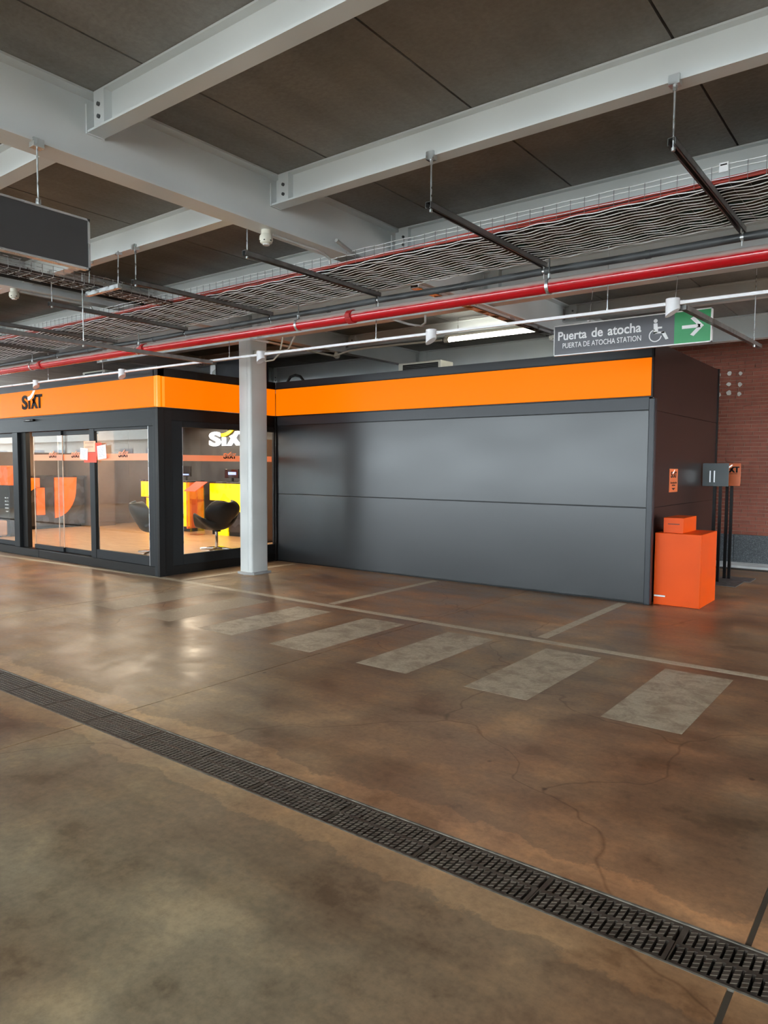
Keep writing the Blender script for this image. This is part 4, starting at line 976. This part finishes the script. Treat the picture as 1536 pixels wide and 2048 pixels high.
ar = MB(); ar.prism([(0.830, 0.455), (0.935, 0.455), (0.935, 0.555), (0.830, 0.555)], ST, 0, 0.0015)
ar.prism([(0.955, 0.505), (0.925, 0.505), (0.878, 0.745), (0.898, 0.795)], ST, 0, 0.0015); ar.prism([(0.955, 0.505), (0.898, 0.215), (0.878, 0.265), (0.925, 0.505)], ST, 0, 0.0015)
ar.build('arrow', WLET, t, smooth=False, fix=True)
for uu in (0.235, 0.775): T([(sx0+W_*uu, YS+0.02, sz1), (sx0+W_*uu, YS+0.12, 3.425)], 0.0025, 6).build('wire', ZINC, t); B(sx0+W_*uu-0.012, sx0+W_*uu+0.012, YS+0.008, YS+0.032, sz1, sz1+0.02).build('wire_clip', ALU, t)
t = thing('hanging_sign', 'plain dark grey hanging sign with silver frame at the left', 'sign', (-4.05, 1.6, 2.75))
B(-4.075, -4.040, 0.60, 2.385, 2.765, 3.037).build('panel', SIGNGB, t, smooth=False)
for a in ((0.59, 2.397, 2.753, 2.765), (0.59, 2.397, 3.037, 3.049), (0.59, 0.60, 2.753, 3.049), (2.385, 2.397, 2.753, 3.049)): B(-4.080, -4.034, a[0], a[1], a[2], a[3]).build('frame_bar', ALU, t, smooth=False)
for yy in (1.02, 2.10): 
    T([(-4.055, yy, 3.04), (-4.055, yy, 3.40)], 0.005, 8).build('rod', ZINC, t); B(-4.085, -4.030, yy-0.03, yy+0.03, 3.362, 3.408).build('beam_clamp', ZINC, t); T([(-4.055, yy, 3.045), (-4.055, yy, 3.085)], 0.014, 8).build('eye_nut', ZINC, t)

# ================================================================ LAMP TUBES, DETECTORS, CONDUITS
def tube_lamp(x0, x1, y, z, label, vis=True):
    t = thing('tube_light', label, 'lamp', ((x0+x1)/2, y, z))
    T([(x0+0.03, y, z), (x1-0.03, y, z)], 0.030, 14).build('tube', TUBE, t); T([(x0-0.03, y, z), (x0+0.05, y, z)], 0.038, 14).build('end_cap', CREAM, t); T([(x1-0.05, y, z), (x1+0.03, y, z)], 0.038, 14).build('end_cap', CREAM, t)
    B(x0-0.02, x1+0.02, y-0.022, y+0.022, z+0.036, z+0.075).build('mounting_rail', CREAM, t, bevel=0.003)
    for xx in (x0+0.2, x1-0.2): T([(xx, y, z+0.07), (xx, y, ZS)], 0.005, 6).build('rod', ZINC, t)
tube_lamp(-5.90, -4.36, 9.24, 3.49, 'lit white fluorescent tube light hanging over the kiosk roof')
def detector(x, y, z, label, ztop):
    t = thing('smoke_detector', label, 'smoke detector', (x, y, z))
    m = MB(); prof = [(0.038, 0.0), (0.038, -0.03), (0.050, -0.045), (0.052, -0.075), (0.044, -0.095), (0.028, -0.105)]
    rows = [[(x+r*math.cos(2*math.pi*a/20), y+r*math.sin(2*math.pi*a/20), z+h) for a in range(21)] for r, h in prof]; m.grid(rows); hd = m.build('head', CREAM, t, fix=True)
    T([(x, y, z-0.10), (x, y, z-0.112)], 0.026, 16).build('cap', WHITE, t)
    for q in range(6):
        a = q*math.pi/3; B(x+0.045*math.cos(a)-0.006, x+0.045*math.cos(a)+0.006, y+0.045*math.sin(a)-0.006, y+0.045*math.sin(a)+0.006, z-0.086, z-0.079).build('vent', LOGOD, hd)
detector(-4.125, 3.90, 3.39, 'cream smoke detector under the large girder near the cable tray', 3.39)
detector(-8.02, 3.86, 3.50, 'cream smoke detector under the pillar girder at the far left', 3.5)
detector(-8.0, 9.15, 3.50, 'small cream smoke detector above the kiosk roof right of the pillar', 3.5)
detector(-4.13, 9.10, 3.39, 'small cream smoke detector half hidden by the left end of the arrow sign', 3.39)
tag(T([(-4.125, 3.97, 3.372), (-4.125, 4.45, 3.372), (-4.13, 4.56, 3.368), (-4.14, 4.64, 3.35), (-4.15, 4.66, 3.31)], 0.011, 8).build('conduit', CONDG), 'grey conduit bending down from the girder smoke detector into the tray', 'conduit')
tag(T([(-3.96, 4.52, 3.44), (-3.99, 4.68, 3.42), (-4.03, 4.86, 3.405), (-4.05, 5.1, 3.395)], 0.016, 8).build('conduit', CONDG), 'short pale conduit stub poking out above the cable tray', 'conduit')
tag(T([(-8.02, 3.92, 3.485), (-8.02, 4.6, 3.485), (-8.02, 4.75, 3.47), (-8.02, 4.8, 3.40)], 0.014, 8).build('conduit', CONDG), 'grey conduit bending down from the far left smoke detector', 'conduit')
t = thing('cable_channel', 'pale slotted cable channel under the girder behind the red pipe', 'cable channel', (-4.13, 7.5, 3.36))
B(-4.20, -4.10, 5.9, 9.2, 3.352, 3.358).build('base', ALU, t)
for xx in (-4.20, -4.106): B(xx, xx+0.006, 5.9, 9.2, 3.352, 3.388).build('side', ALU, t)
for q in range(11): B(-4.18, -4.12, 6.0+q*0.3, 6.1+q*0.3, 3.350, 3.352).build('slot', BLACK, t)
tag(T([(-8.0, 9.08, 3.42), (-7.6, 9.0, 3.46), (-7.2, 9.0, 3.47), (-5.95, 9.2, 3.49)], 0.016, 8).build('conduit', CREAM), 'cream conduit leading from the roof detector to the tube light', 'conduit')
tag(T([(-8.0, 9.2, 3.42), (-8.05, 8.4, 3.44), (-8.05, 7.5, 3.46)], 0.016, 8).build('conduit', CREAM), 'cream conduit leading back from the pillar top', 'conduit')
t = thing('junction_box', 'small grey junction box with cables on the pillar head', 'junction box', (-7.8, 7.3, 3.2))
B(-7.884, -7.78, 7.20, 7.34, 3.18, 3.26).build('box', CREAM, t, bevel=0.006); T([(-7.80, 7.25, 3.18), (-7.72, 7.28, 3.10), (-7.58, 7.30, 3.11), (-7.48, 7.32, 3.20), (-7.42, 7.33, 3.42)], 0.012, 8).build('cable', CREAM, t)
T([(-7.78, 7.3, 3.24), (-7.3, 7.3, 3.22), (-7.2, 7.35, 3.42)], 0.014, 8).build('cable', CREAM, t)
t = thing('conduit_hook', 'orange-lit conduit loop hanging below the deep beam right of the pillar', 'conduit', (-5.0, 7.6, 3.3))
T([(-5.45, 7.29, 3.43), (-5.2, 7.29, 3.34), (-5.02, 7.29, 3.30), (-4.96, 7.29, 3.33), (-4.96, 7.29, 3.43)], 0.014, 8).build('pipe', CONDG, t)
